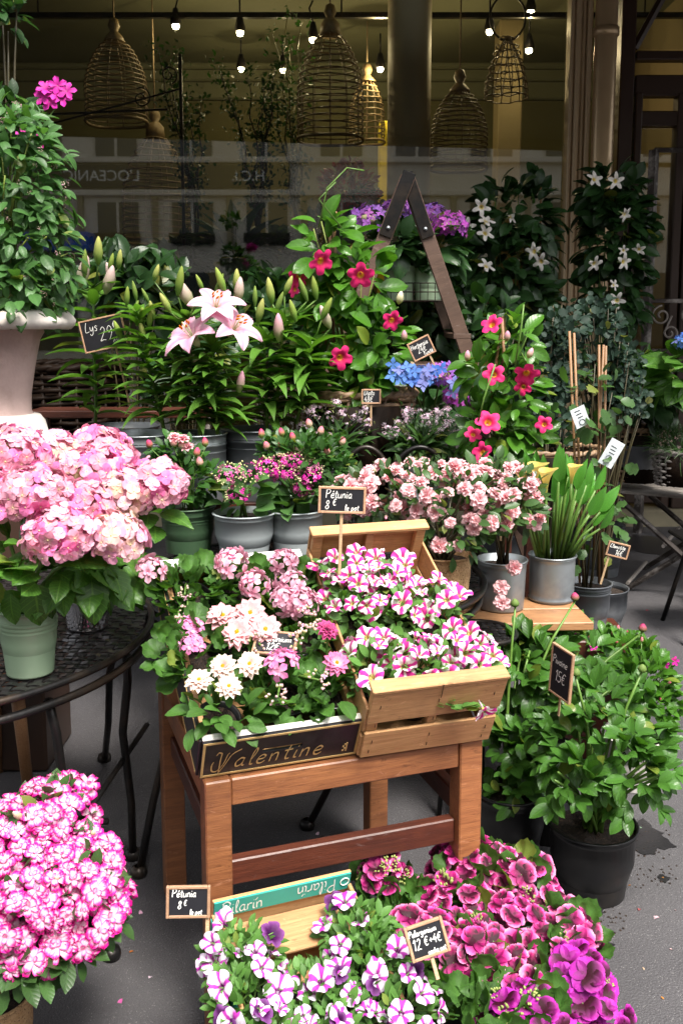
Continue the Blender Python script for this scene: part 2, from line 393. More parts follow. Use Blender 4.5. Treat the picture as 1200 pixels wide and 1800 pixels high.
def bulb():
    t = NT('lit_bulb'); e = t.node('ShaderNodeEmission'); e.inputs['Color'].default_value = (1, .84, .55, 1); e.inputs['Strength'].default_value = 22
    t.l.new(e.outputs[0], t.out.inputs[0]); return t.mat
M['bulb'] = bulb()

# ---------------------------------------------------------------- petals and leaves
def sheet(L=1, W=.5, w=lambda t: math.sin(math.pi * t) ** .7, nt=6, ns=4, droop=.4, a0=0, fold=.0, cup=0, ruf=0, rufn=3, ph=0, col=None, tail=0, tooth=0):
    """leaf or petal: base at the origin, growing along +Y, upper side +Z"""
    V = []; U = []; C = []; y = z = 0; dt = L / nt
    for i in range(nt + 1):
        t = i / nt; a = a0 - droop * t
        if i: y += math.cos(a) * dt; z += math.sin(a) * dt
        ww = w(min(max(t, 0), 1)) * W / 2
        nx, nz = -math.sin(a), math.cos(a)
        for j in range(ns + 1):
            s = -1 + 2 * j / ns
            k = 1 - (tooth if (abs(s) == 1 and i % 2) else 0)
            h = fold * abs(s) * ww + cup * s * s * ww + ruf * math.sin(rufn * s * math.pi + ph + t * 4) * (t ** 1.5) * L
            V.append((s * ww * k, y + nx * h - (tail * L * abs(s) ** 2 * (1 - t) if tail else 0), z + nz * h)); U.append((s, t, 0))
            C.append(col(t, s) if col else (1, 1, 1))
    F = [(i * (ns + 1) + j, i * (ns + 1) + j + 1, (i + 1) * (ns + 1) + j + 1, (i + 1) * (ns + 1) + j) for i in range(nt) for j in range(ns)]
    return G().add(V, F, C, U)
def rotz(a): return Matrix.Rotation(a, 4, 'Z')
def rotx(a): return Matrix.Rotation(a, 4, 'X')
def T(v): return Matrix.Translation(Vector(v))
def S(s): return Matrix.Diagonal((s, s, s, 1)) if not hasattr(s, '__len__') else Matrix.Diagonal((*s, 1))
def frame_y(pos, d, up, s=1):            # leaf frame: +Y along d, +Z near up
    d = Vector(d).normalized(); up = Vector(up); x = d.cross(up)
    if x.length < 1e-4: x = d.orthogonal()
    x.normalize(); z = x.cross(d)
    m = Matrix((x, d, z)).transposed().to_4x4() @ S(s); m.translation = Vector(pos); return m
def frame_z(pos, d, s=1, spin=None):     # flower frame: +Z along d
    d = Vector(d).normalized(); x = d.orthogonal().normalized(); y = d.cross(x)
    m = Matrix((x, y, d)).transposed().to_4x4() @ rotz(rnd.uniform(0, 6.28) if spin is None else spin) @ S(s); m.translation = Vector(pos); return m
def rv(): 
    while True:
        v = Vector((rnd.uniform(-1, 1), rnd.uniform(-1, 1), rnd.uniform(-1, 1)))
        if .05 < v.length < 1: return v.normalized()
def jit(c, a=.08): return tuple(max(0, min(1, q * rnd.uniform(1 - a, 1 + a))) for q in c)
def lerp(a, b, f): f = max(0, min(1, f)); return tuple(x + (y - x) * f for x, y in zip(a, b))

ovate = lambda t: math.sin(math.pi * t ** .75) ** .85 if 0 < t < 1 else 0.02
ellip = lambda t: math.sin(math.pi * t) ** .7 if 0 < t < 1 else 0.02
lance = lambda t: (math.sin(math.pi * t ** .6) ** .9 if 0 < t < 1 else 0.02)
roundw = lambda t: math.sqrt(max(0, 1 - (2 * t - 1) ** 2)) + .02
obov = lambda t: (t ** .55) * (1 - t ** 7) ** .6 + .03 if t < 1 else .12
LEAF = {}
def leafset(key, n=4, **kw):
    L = []
    for i in range(n):
        k = dict(kw); k['droop'] = kw.get('droop', .5) * rnd.uniform(.4, 1.6); k['ph'] = i * 1.7
        L.append(sheet(**k))
    LEAF[key] = L
leafset('hyd', W=.70, w=ovate, nt=12, ns=6, droop=.8, fold=.14, ruf=.03, rufn=1.5, tooth=.09)
leafset('mand', W=.52, w=ellip, nt=6, ns=4, droop=.6, fold=.28, ruf=.02, rufn=1)
leafset('lily', W=.27, w=lance, nt=7, ns=2, droop=1.3, fold=.45)
leafset('small', W=.5, w=ellip, nt=4, ns=2, droop=.5, fold=.25)
leafset('tiny', W=.5, w=ellip, nt=3, ns=2, droop=.4, fold=.25)
leafset('peo', W=.48, w=ellip, nt=7, ns=4, droop=.8, fold=.22, ruf=.02, rufn=1)
leafset('round', W=1.0, w=roundw, nt=4, ns=4, droop=.2, cup=.25)
leafset('kal', W=.72, w=ellip, nt=6, ns=4, droop=.6, fold=.3, cup=.15, tooth=.05)
leafset('calla', W=.36, w=lambda t: math.sin(math.pi * t ** .7) ** .8 if 0 < t < 1 else .02, nt=8, ns=4, droop=.5, fold=.3, ruf=.03, rufn=1)
leafset('grass', W=.06, w=lambda t: 1 - .8 * t, nt=5, ns=1, droop=1.0)
leafset('lobed', W=.95, w=lambda t: (roundw(t) * (1 - .3 * abs(math.sin(t * 8)))), nt=8, ns=4, droop=.4, fold=.1, tooth=.15)
def geraniumleaf():
    g = G(); n = 28; V = [(0, 0, -.05)]; U = [(0, 0, 0)]; C = [(1.15, 1.15, 1)]
    for rr, k in ((.45, 0), (.75, 1), (1.0, 2)):
        for j in range(n):
            a = (j / (n - 1)) * 5.4 + (math.pi * 2 - 5.4) / 2 - math.pi / 2
            r = rr * .5 * (1 - (.13 * (abs(math.sin(a * 3.5)) ** .7) if k == 2 else 0)) * (1 + .06 * math.sin(a * 11) * (k == 2))
            V.append((r * math.cos(a), .25 + r * math.sin(a), (.06 * math.sin(a * 3.5 + 1) * rr + .12 * rr * rr))); U.append(((rr) * (1 if j % 4 else 0), j / n, 0)); C.append((1, 1, 1) if k != 1 else (.72, .75, .72))
    F = [(0, 1 + j, 2 + j, -1) for j in range(n - 1)]
    for k in range(2):
        for j in range(n - 1): a = 1 + k * n + j; F.append((a, a + n, a + n + 1, a + 1))
    return g.add(V, F, C, U)
LEAF['ger'] = [geraniumleaf() for _ in range(3)]

def radial(nphi, nr, fr, fz, fc, zc=None):
    V = []; C = []; U = []
    for i in range(nr + 1):
        r = i / nr
        for j in range(nphi):
            p = 2 * math.pi * j / nphi; R_ = fr(r, p); V.append((R_ * math.cos(p), R_ * math.sin(p), fz(r, p))); C.append(fc(r, p)); U.append((r, p, 0))
    F = [(i * nphi + j, i * nphi + (j + 1) % nphi, (i + 1) * nphi + (j + 1) % nphi, (i + 1) * nphi + j) for i in range(nr) for j in range(nphi)]
    return G().add(V, F, C, U)
def flower_petunia(kind):
    ph = [rnd.uniform(0, 6) for _ in range(4)]; wl_ = [rnd.uniform(.34, .66) for _ in range(6)]; br = [rnd.uniform(.85, 1.12) for _ in range(6)]
    def fc(r, p):
        m = abs(((p * 5 / (2 * math.pi)) % 1) - .5) * 2        # 0 mid lobe, 1 at the seam
        q = abs(m + .06 * math.sin(p * 13 + ph[0]))
        if kind == 'stripe':
            if r < .22: return (.75, .62, .16) if m > .5 else (.38, .30, .10)
            wdt = wl_[int(p * 5 / (2 * math.pi)) % 5]
            c = (.93, .88, .86) if q < 1 - wdt * (1.25 - .5 * r) else lerp((.62, .015, .24), (.80, .06, .40), r * r)
            return lerp((.84, .84, .45), c, (r - .2) * 2.6) if c[1] > .5 else c
        if kind == 'purple':
            if r < .24: return (.10, .01, .09) if m < .5 else (.35, .08, .3)
            c = (.86, .76, .88) if q > .30 + .22 * (1 - r) + .12 * math.sin(ph[3]) else (.55, .05, .46)
            return jit(c, .04)
        if kind == 'violet': return (.05, .01, .07) if r < .35 else lerp((.06, .003, .07), (.26, .08, .30), (r - .6) * 2.2)
        if kind == 'mand': return (.75, .42, .04) if r < .17 else lerp((.50, .008, .06), (.82, .03, .20), (r - .3) * 2.2)
        if kind == 'whitemand': return (.85, .7, .2) if r < .18 else (.82, .80, .74)
    sharp = kind in ('mand', 'whitemand')
    def fr(r, p):
        a = p * 5 / 2; lob = abs(math.cos(a))
        if kind == 'whitemand': k = .32 + .68 * max(0, lob) ** 1.6
        elif kind == 'mand': k = .42 + .58 * (max(0, abs(math.cos(a + .25 * r))) ** .55)
        else: k = (.80 + .20 * lob ** .5) * br[int(p * 5 / (2 * math.pi) + .5) % 5]
        base = .09 + .91 * r ** 1.4
        return base * (1 + (k - 1) * max(0, (r - .35) / .65))
    def fz(r, p):
        return -.62 * (1 - r) ** 2.2 + (.13 if not sharp else .05) * math.sin(p * 2 + ph[1]) * r * r + (.08 if not sharp else .05) * math.sin(p * (7 if not sharp else 9) + ph[2]) * r ** 3 - (.14 * r ** 3 if sharp else .10 * r ** 4)
    g = radial(50 if not sharp else 40, 6, fr, fz, fc)
    tc = (.55, .42, .45) if kind == 'stripe' else (.5, .38, .5) if kind in ('purple', 'violet') else (.75, .3, .3) if kind == 'mand' else (.6, .65, .4)
    g.tube([(0, 0, -.6), (0, 0, -.85), (.03, 0, -1.25)], [.11, .08, .05], 6, C=tc)
    for k in range(5): g.put(sheet(.38, .09, ellip, 2, 1, .6, col=lambda t, s: (.09, .2, .03)), T((0, 0, -1.22)) @ rotz(k * 1.256) @ rotx(1.0))
    return g
def petals(g, n, L, W, elev, col, w=obov, z=0, r0=0, curl=.4, ruf=.05, rufn=2, cup=.2, nt=4, ns=4, off=0, jitter=.1):
    for k in range(n):
        a = 2 * math.pi * (k + off) / n + rnd.uniform(-jitter, jitter)
        p = sheet(L * rnd.uniform(.92, 1.08), W, w, nt, ns, curl, 0, 0, cup, ruf, rufn, rnd.uniform(0, 6), col)
        g.put(p, rotz(a) @ T((0, r0, z)) @ rotx(elev + rnd.uniform(-.1, .1)))
    return g
def flower_azalea():                    # ruffled white flower with magenta margin
    g = G()
    def c(t, s):
        e = max(t ** 2.2, abs(s) ** 2 * (t + .2)); return lerp(lerp((.80, .22, .42), (.84, .62, .72), t * 2.2), (.78, .010, .32), (e - .34) * 2.6)
    petals(g, 6, 1.0, .85, .3, c, ruf=.16, rufn=2.5, curl=.8, nt=7, ns=8, jitter=.3); petals(g, 5, .78, .7, .65, c, z=.05, ruf=.16, rufn=2.5, curl=.9, off=.5, nt=6, ns=6, jitter=.4)
    petals(g, 2, .5, .4, 1.0, c, z=.05, ruf=.12, nt=4, ns=4, jitter=.8); return g
def flower_double(c1=(.93, .34, .40), c2=(.97, .70, .71)):    # rose-like double azalea
    g = G(); c = lambda t, s: lerp(c1, c2, t * 1.1)
    for n, L, el, z in ((7, 1.0, .1, 0), (7, .88, .4, .06), (6, .72, .75, .12), (5, .52, 1.05, .18), (4, .34, 1.3, .22)):
        petals(g, n, L, L * .82, el, c, z=z, ruf=.07, curl=.5 - .3 * el, cup=.45, off=rnd.random(), nt=4, ns=4)
    return g
def floret_hyd(f):
    g = G(); pk = jit(lerp((.80, .22, .44), (.88, .50, .64), rnd.random()), .05); cr = (.80, .70, .42)
    c = lambda t, s: lerp(cr, lerp(cr, pk, f), t * 1.3 + (f - .3)) if f < 1 else pk
    petals(g, 4, 1.0, 1.1, .2, c, w=lambda t: roundw(min(1, t * .93 + .03)), ruf=.06, curl=.5, cup=.2, nt=4, ns=4)
    g.lathe([(0, .14), (.08, .1), (.1, .02)], 5, C=(.75, .68, .35)); return g
def floret_col(pk, f=1):
    g = G(); petals(g, 4, 1.0, 1.0, .2, lambda t, s: lerp(tuple(q * .8 for q in pk), pk, t), ruf=.03, curl=.25, cup=.12, nt=2, ns=2); return g
def flower_regal(dark):
    g = G(); v = rnd.random()
    edge = lerp((.92, .36, .58), (.82, .10, .44), v) if not dark else (.52, .03, .40)
    mid = (.48, .008, .15) if not dark else (.22, .004, .15)
    def up(t, s):
        e = max(t, abs(s) * .95 * (t > .2)); return lerp((.035, .001, .010), lerp(mid, edge, (e - .72) * 4.5), (t - .38) * 2.6)
    def lo(t, s):
        if dark: return lerp((.12, .002, .07), (.50, .03, .42), t * 1.25)
        e = max(t, abs(s) * t); return lerp(lerp((.05, .001, .015), (.55, .02, .22), t * 1.3), lerp(edge, (.9, .6, .7), .25), (e - .74) * 4)
    for k, (a, el) in enumerate(((-.42, .55), (.42, .55))): g.put(sheet(1.0, 1.2, lambda t: roundw(t * .92 + .05), 6, 6, .8, 0, 0, .15, .07, 2.5, rnd.uniform(0, 6), up), rotz(a) @ rotx(el))
    for a in (-1.9, -3.14, 1.9): g.put(sheet(.92, .95, lambda t: roundw(t * .92 + .05), 5, 6, .6, 0, 0, .2, .07, 2.5, rnd.uniform(0, 6), lo), rotz(a) @ rotx(.25))
    g.tube([(0, 0, 0), (0, 0, -.3)], [.1, .06], 5, C=(.3, .35, .12)); return g
def flower_geran(c1, c2):
    g = G(); petals(g, 5, 1, .8, .2, lambda t, s: lerp(tuple(q * .75 for q in c2), c1, t * 1.3), ruf=.06, curl=.5); petals(g, 3, .5, .5, .9, lambda t, s: lerp(c2, c1, t), ruf=.05, curl=.4, off=.4); return g
def flower_dahlia(c1, c2, cen=(.85, .45, .02), full=False):
    g = G(); c = lambda t, s: lerp(c2, c1, t * 1.3 - abs(s) * .2); el = lambda t: (math.sin(math.pi * t ** .9) ** .6 if 0 < t < 1 else .03)
    for n, L, e, z in ((11, 1.0, .05, 0), (11, .9, .3, .05), (9, .72, .55, .09)) + (((8, .55, .85, .12), (6, .35, 1.15, .14)) if full else ()):
        petals(g, n, L, .5, e, c, w=el, z=z, ruf=.0, curl=.15, cup=.55, off=rnd.random(), nt=4, ns=2, jitter=.06)
    if not full:
        for k in range(26):
            a = k * 2.4; r = .2 * math.sqrt(k / 26); g.put(G().lathe([(.045, 0), (.04, .07), (0, .1)], 5, C=jit(cen, .2)), T((r * math.cos(a), r * math.sin(a), .12 + .05 * (1 - r * 5))))
    return g
def bud(c1, c2, r=.3, n=8):
    g = G(); pr = [(.05, 0), (r * .8, .2), (r, .42), (r * .75, .72), (r * .35, .93), (0.01, 1)]
    g.lathe(pr, n, C=[c1, c1, lerp(c1, c2, .4), lerp(c1, c2, .8), c2, c2]); return g
FL = {}
FL['stripe'] = [flower_petunia('stripe') for _ in range(5)]
FL['purple'] = [flower_petunia('purple') for _ in range(4)]; FL['violet'] = [flower_petunia('violet') for _ in range(2)]
FL['mand'] = [flower_petunia('mand') for _ in range(3)]; FL['whitemand'] = [flower_petunia('whitemand') for _ in range(2)]
FL['azalea'] = [flower_azalea() for _ in range(5)]; FL['double'] = [flower_double() for _ in range(4)]
FL['hydp'] = [floret_hyd(f) for f in (1, 1, .9, .8)]; FL['hydc'] = [floret_hyd(f) for f in (.5, .7, .9, .8)]
FL['regal'] = [flower_regal(False) for _ in range(5)]; FL['regald'] = [flower_regal(True) for _ in range(3)]
FL['geran'] = [flower_geran((.92, .54, .66), (.86, .30, .46)) for _ in range(3)]; FL['geranp'] = [flower_geran((.90, .26, .56), (.93, .66, .78)) for _ in range(2)]
FL['dahp'] = [flower_dahlia((.88, .46, .48), (.92, .74, .70)) for _ in range(3)]; FL['dahw'] = [flower_dahlia((.90, .78, .66), (.84, .48, .46)) for _ in range(2)]
FL['dahm'] = [flower_dahlia((.55, .05, .22), (.70, .25, .4), full=True)]; FL['dahk'] = [flower_dahlia((.78, .18, .40), (.85, .6, .68))]

CAMP = Vector((0, 0, EYE))
def emit(parent, name, vs_, mats, items, cap=250, rest='foliage', minpx=9, smooth=True):
    """items: (Matrix in the parent's space, variant). Largest in view become parts of their own, the rest one joined part."""
    if not items: return
    W = wmat(parent); sz = [max(np.ptp(v.arr()[0], axis=0)) for v in vs_]
    rec = []
    for m, v in items:
        p = W @ m.translation; s = m.col[1].to_3d().length * sz[v]; px = s * FPX / max(.3, (p - CAMP).length); rec.append((px, m, v))
    c = sum((W @ m.translation for m, _ in items), Vector()) / len(items); cd = (CAMP - c).normalized()
    def key(r):
        d = (W @ r[1].translation - c).dot(cd); return r[0] * (1.5 + max(-.8, min(1, d * 6)))
    rec.sort(key=key, reverse=True)
    ind = [r for r in rec if r[0] >= minpx][:cap]; ids = set(map(id, ind)); other = [r for r in rec if id(r) not in ids]
    cache = {}
    for px, m, v in ind:
        kk = (id(vs_[v]), name, id(mats[0] if isinstance(mats, (list, tuple)) else mats))
        me = MESHC.get(kk)
        if me is None: me = MESHC[kk] = mesh(name, vs_[v], mats, smooth); KEEP.append(vs_[v])
        part(name, me, None, parent, M=m)
    if other:
        g = G()
        for px, m, v in other: g.put(vs_[v], m, rnd.uniform(.7, 1.2))
        part(rest, g, mats, parent, smooth, kind='stuff')
MESHC = {}; KEEP = []

def crown(ells, n, fmin=.55, fmax=1.05, lowcut=-.75, bias=.55):
    """random points in the outer part of a set of ellipsoids: (point, outward direction)"""
    out = []; ws = [e[1].x * e[1].z + e[1].x * e[1].y for e in ells]; tries = 0
    while len(out) < n and tries < n * 30:
        tries += 1
        c, r = rnd.choices(ells, ws)[0]; d = rv()
        if d.z < lowcut: continue
        cd = (CAMP - c).normalized()
        if d.dot(cd) < -.15 and rnd.random() < bias: continue
        f = rnd.uniform(fmin, fmax); p = c + Vector((r.x * d.x, r.y * d.y, r.z * d.z)) * f
        q = Vector((d.x / r.x, d.y / r.y, d.z / r.z)).normalized()
        bad = False
        for c2, r2 in ells:
            if c2 is c: continue
            e = p - c2
            if (e.x / r2.x) ** 2 + (e.y / r2.y) ** 2 + (e.z / r2.z) ** 2 < .35: bad = True; break
        if not bad: out.append((p, q))
    return out
def leaves(parent, key, mat, ells, n, size, cap=220, out=.9, up=.25, fmin=.5, fmax=1.0, nrm=.9, name='leaf', minpx=9, lowcut=-.8, tri=False, bias=.55):
    inv = wmat(parent).inverted(); items = []
    for p, d in crown(ells, n, fmin, fmax, lowcut, bias):
        dd = (d * out + rv() * .55 + Vector((0, 0, up))).normalized()
        nn = Vector((0, 0, 1)) * nrm + d * .6 + rv() * .35 + (CAMP - p).normalized() * .3
        s = size * rnd.uniform(.65, 1.2)
        k = rnd.randrange(len(LEAF[key]))
        items.append((inv @ frame_y(p, dd, nn, s), k))
        if tri:
            for a in (-.75, .75):
                d2 = (Matrix.Rotation(a, 3, nn.normalized()) @ dd); items.append((inv @ frame_y(p, d2, nn, s * .85), rnd.randrange(len(LEAF[key]))))
    emit(parent, name, LEAF[key], M[mat], items, cap, 'foliage', minpx)
    return items
def blooms(parent, key, ells, n, size, cap=250, mat='petal', name='flower', face=.5, up=.3, fmin=.93, fmax=1.1, lowcut=-.5, jitter=.3, stemmat='stem', sep=.75, bias=.85, vs_=None, minpx=9):
    inv = wmat(parent).inverted(); items = []; pts = []
    vv = vs_ or FL[key]
    for p, d in crown(ells, n * 6, fmin, fmax, lowcut, bias):
        s = size * rnd.uniform(.68, 1.18)
        if any((p - q).length < sep * (s + t) for q, t in pts): continue
        pts.append((p, s))
        dd = d + (CAMP - p).normalized() * face + Vector((0, 0, up)) + rv() * jitter
        items.append((inv @ frame_z(p, dd, s) @ S((1, rnd.uniform(.78, 1), rnd.uniform(.7, 1.5))), rnd.randrange(len(vv))))
        if len(items) >= n: break
    emit(parent, name, vv, M[mat], items, cap, 'blossom', minpx)
    return pts
def at_flowers(parent, key, pts, mat='petal', name='flower'):
    """pts: (world point, size, facing vector)"""
    inv = wmat(parent).inverted(); emit(parent, name, FL[key], M[mat], [(inv @ frame_z(p, d, s), rnd.randrange(len(FL[key]))) for p, s, d in pts], 300, 'blossom', 0)
def stems(parent, base, tips, r=.003, mat='stem', n=5, bow=.25, joined=True, name='stem'):
    inv = wmat(parent).inverted(); g = G()
    for t in tips:
        b = inv @ (Vector(base) + Vector((rnd.uniform(-1, 1), rnd.uniform(-1, 1), 0)) * .02); e = inv @ Vector(t); mid = b.lerp(e, .5); mid.z += (e - b).length * .12; mid.x = b.x + (e.x - b.x) * (.5 - bow)
        pts = [b.lerp(mid, 0), b * .5625 + mid * .375 + e * .0625, b * .25 + mid * .5 + e * .25, b * .0625 + mid * .375 + e * .5625, e]
        gg = G() if not joined else g; gg.tube(pts, [r * 1.4, r * 1.2, r, r * .9, r * .7], n)
        if not joined: part(name, gg, M[mat], parent, True)
    if joined and tips: part(name, g, M[mat], parent, True)

def ring(r, z, k): return [(r, z)]
def pot(parent, rt, rb, h, mat, ribs=(), lip=.004, soilm='soil', soilz=.85, n=40, o=(0, 0, 0), name='pot'):
    pr = [(0.001, .0), (rb, 0), (rb, .004)]
    N = 12; rr = lambda z: rb + (rt - rb) * z / h
    zs = sorted(set([h * i / N for i in range(1, N)]))
    for z in zs:
        if all(abs(z - q * h) > .008 for q in ribs): pr.append((rr(z), z))
    for q in ribs: z = q * h; pr += [(rr(z) - .0002, z - .004), (rr(z) + .003, z), (rr(z) - .0002, z + .004)]
    pr = pr[:3] + sorted(pr[3:], key=lambda a: a[1])
    pr += [(rt, h - .006), (rt + lip, h - .005), (rt + lip * 1.3, h - .002), (rt + lip, h), (rt - .002, h), (rt - .004, h * .5), (rb - .004, .01), (0.001, .01)]
    p = part(name, G().lathe(pr, n, c=o), M[mat], parent, True)
    if soilm:
        zz = h * soilz; R_ = rr(zz) - .004; g = G()
        g.add(*disc(R_, zz, o)); part('soil', g, M[soilm], parent, True)
    return p
def disc(R_, z, o=(0, 0, 0), n=24, k=5, b=.006):
    V = [(o[0], o[1], o[2] + z + .004)]; F = []
    for i in range(1, k + 1):
        for j in range(n): a = 2 * math.pi * j / n; r = R_ * i / k; V.append((o[0] + r * math.cos(a), o[1] + r * math.sin(a), o[2] + z + rnd.uniform(-b, b) * (i < k)))
    for j in range(n): F.append((0, 1 + j, 1 + (j + 1) % n, -1))
    for i in range(k - 1):
        for j in range(n): a = 1 + i * n + j; b2 = 1 + i * n + (j + 1) % n; F.append((a, a + n, b2 + n, b2))
    return V, F

# ---------------------------------------------------------------- handwriting
GL = {
 'P': (.6, [[(.12, 0), (.1, .5), (.13, 1)], [(.02, .9), (.35, 1.05), (.56, .8), (.38, .55), (.1, .48)]]),
 'e': (.44, [[(.05, .25), (.3, .28), (.38, .42), (.22, .52), (.06, .3), (.12, .04), (.28, 0), (.42, .12)]]),
 't': (.36, [[(.2, .85), (.16, .3), (.2, .03), (.35, .03)], [(.02, .56), (.36, .6)]]),
 'u': (.48, [[(.05, .5), (.06, .12), (.18, 0), (.34, .14), (.38, .5)], [(.38, .5), (.38, .08), (.47, .02)]]),
 'n': (.45, [[(.05, .5), (.07, 0)], [(.07, .3), (.2, .5), (.34, .45), (.37, 0)]]),
 'i': (.24, [[(.1, .5), (.09, .08), (.2, .02)], [(.1, .7), (.13, .74)]]),
 'a': (.48, [[(.38, .46), (.22, .52), (.06, .28), (.14, .02), (.32, .12), (.38, .46)], [(.38, .5), (.37, .08), (.47, .02)]]),
 '8': (.5, [[(.3, .52), (.1, .75), (.25, 1), (.4, .8), (.28, .52), (.06, .25), (.22, 0), (.42, .22), (.28, .52)]]),
 'E': (.6, [[(.5, .9), (.3, 1), (.12, .7), (.1, .35), (.25, .02), (.5, .1)], [(.0, .62), (.4, .64)], [(.0, .42), (.36, .44)]]),
 'l': (.24, [[(.05, .2), (.2, .8), (.12, 1), (.06, .6), (.1, .05), (.22, .03)]]),
 'p': (.46, [[(.07, .5), (.06, -.35)], [(.06, .35), (.22, .52), (.38, .3), (.25, .02), (.07, .1)]]),
 'o': (.45, [[(.22, .52), (.05, .28), (.2, 0), (.38, .24), (.22, .52), (.44, .48)]]),
 'L': (.5, [[(.2, 1), (.1, .5), (.1, .05), (.28, .0), (.5, .06)]]),
 'y': (.46, [[(.06, .5), (.1, .15), (.25, .12), (.38, .5)], [(.38, .5), (.34, -.2), (.15, -.38), (.05, -.2)]]),
 's': (.4, [[(.33, .45), (.18, .52), (.1, .38), (.28, .22), (.24, .03), (.05, .04)]]),
 '2': (.5, [[(.08, .8), (.25, 1), (.4, .78), (.25, .4), (.05, .02), (.25, .06), (.46, .02)]]),
 '9': (.48, [[(.4, .8), (.22, 1), (.07, .75), (.22, .52), (.4, .75), (.38, .4), (.2, 0)]]),
 'c': (.4, [[(.36, .42), (.2, .52), (.05, .26), (.16, 0), (.36, .1)]]),
 'h': (.46, [[(.1, 1), (.06, 0)], [(.07, .3), (.22, .5), (.35, .4), (.38, 0)]]),
 'H': (.62, [[(.1, 1), (.06, 0)], [(.52, 1), (.48, 0)], [(.06, .5), (.52, .55)]]),
 'r': (.34, [[(.07, .5), (.06, 0)], [(.06, .28), (.2, .5), (.34, .48)]]),
 "'": (.16, [[(.08, 1), (.06, .8)]]),
 '4': (.5, [[(.3, 1), (.05, .4), (.45, .42)], [(.34, .65), (.32, 0)]]),
 'D': (.62, [[(.1, 1), (.08, 0)], [(.02, .98), (.4, .9), (.55, .5), (.38, .06), (.06, 0)]]),
 'C': (.6, [[(.5, .85), (.32, 1), (.08, .6), (.14, .1), (.35, 0), (.54, .14)]]),
 'f': (.34, [[(.32, .92), (.2, 1), (.14, .6), (.12, -.3)], [(0, .5), (.3, .52)]]),
 'm': (.66, [[(.05, .5), (.06, 0)], [(.06, .3), (.18, .5), (.3, .4), (.3, 0)], [(.3, .3), (.44, .5), (.55, .4), (.57, 0)]]),
 '1': (.34, [[(.05, .75), (.22, 1), (.2, 0)]]),
 '6': (.48, [[(.36, .98), (.12, .6), (.08, .2), (.24, 0), (.4, .2), (.26, .45), (.1, .28)]]),
 '+': (.5, [[(.05, .45), (.45, .47)], [(.25, .7), (.24, .22)]]),
 'g': (.46, [[(.38, .44), (.2, .52), (.06, .28), (.2, .02), (.37, .2), (.38, .48), (.34, -.25), (.15, -.36), (.05, -.22)]]),
 'v': (.44, [[(.05, .5), (.2, .0), (.38, .5)]]),
 'G': (.64, [[(.52, .88), (.32, 1), (.08, .6), (.16, .08), (.4, 0), (.54, .4), (.3, .42)]]),
 'd': (.48, [[(.38, .44), (.2, .52), (.06, .28), (.2, .0), (.37, .2)], [(.4, 1), (.38, .08), (.47, .02)]]),
 '5': (.48, [[(.42, 1), (.12, .98), (.1, .58), (.34, .55), (.4, .2), (.2, 0), (.04, .12)]]),
 ' ': (.32, []),
}
def smoothpts(p, k=5):
    if len(p) < 3: return [Vector((*q, 0)) for q in p]
    q = [p[0]] + list(p) + [p[-1]]; o = []
    for i in range(1, len(q) - 2):
        for j in range(k):
            t = j / k; a, b, c, d = [Vector(v) for v in q[i - 1:i + 3]]
            o.append(.5 * ((2 * b) + (c - a) * t + (2 * a - 5 * b + 4 * c - d) * t * t + (3 * b - a - 3 * c + d) * t ** 3))
    o.append(Vector(p[-1])); return [Vector((v.x, v.y, 0)) for v in o]
def stroke(g, p, w, nib=None, y=0):
    V = []; F = []
    for i, q in enumerate(p):
        a = p[max(0, i - 1)]; b = p[min(len(p) - 1, i + 1)]; t = (b - a); t = t.normalized() if t.length > 1e-9 else Vector((1, 0, 0))
        n = Vector((-t.y, t.x, 0)) * w / 2
        if nib: n = n * .45 + Vector((nib[0], nib[1], 0)) * (1 if n.dot(Vector((nib[0], nib[1], 0))) > 0 else -1)
        for s in (-1, 1): V.append((q.x + n.x * s, -y, q.y + n.y * s))
    for i in range(len(p) - 1): F.append((2 * i, 2 * i + 2, 2 * i + 3, 2 * i + 1))
    g.add(V, F)
def write(g, text, x, z, size, w=.012, slant=.12, y=.0, nib=None, rot=0, track=1.0):
    acc = False; cx = 0
    for ch in text:
        if ch in 'éí': base = {'é': 'e', 'í': 'i'}[ch]; acc = True
        else: base = ch
        adv, st = GL[base]
        st = list(st) + ([[(.2, .68), (.34, .86)]] if acc else []); acc = False
        for s_ in st:
            pp = smoothpts(s_); q = []
            for v in pp:
                vx, vy = (cx + v.x + v.y * slant) * size, v.y * size
                q.append(Vector((x + vx * math.cos(rot) - vy * math.sin(rot), z + vx * math.sin(rot) + vy * math.cos(rot), 0)))
            stroke(g, q, w, nib, y)
        cx += adv * 1.05 * track
    return g
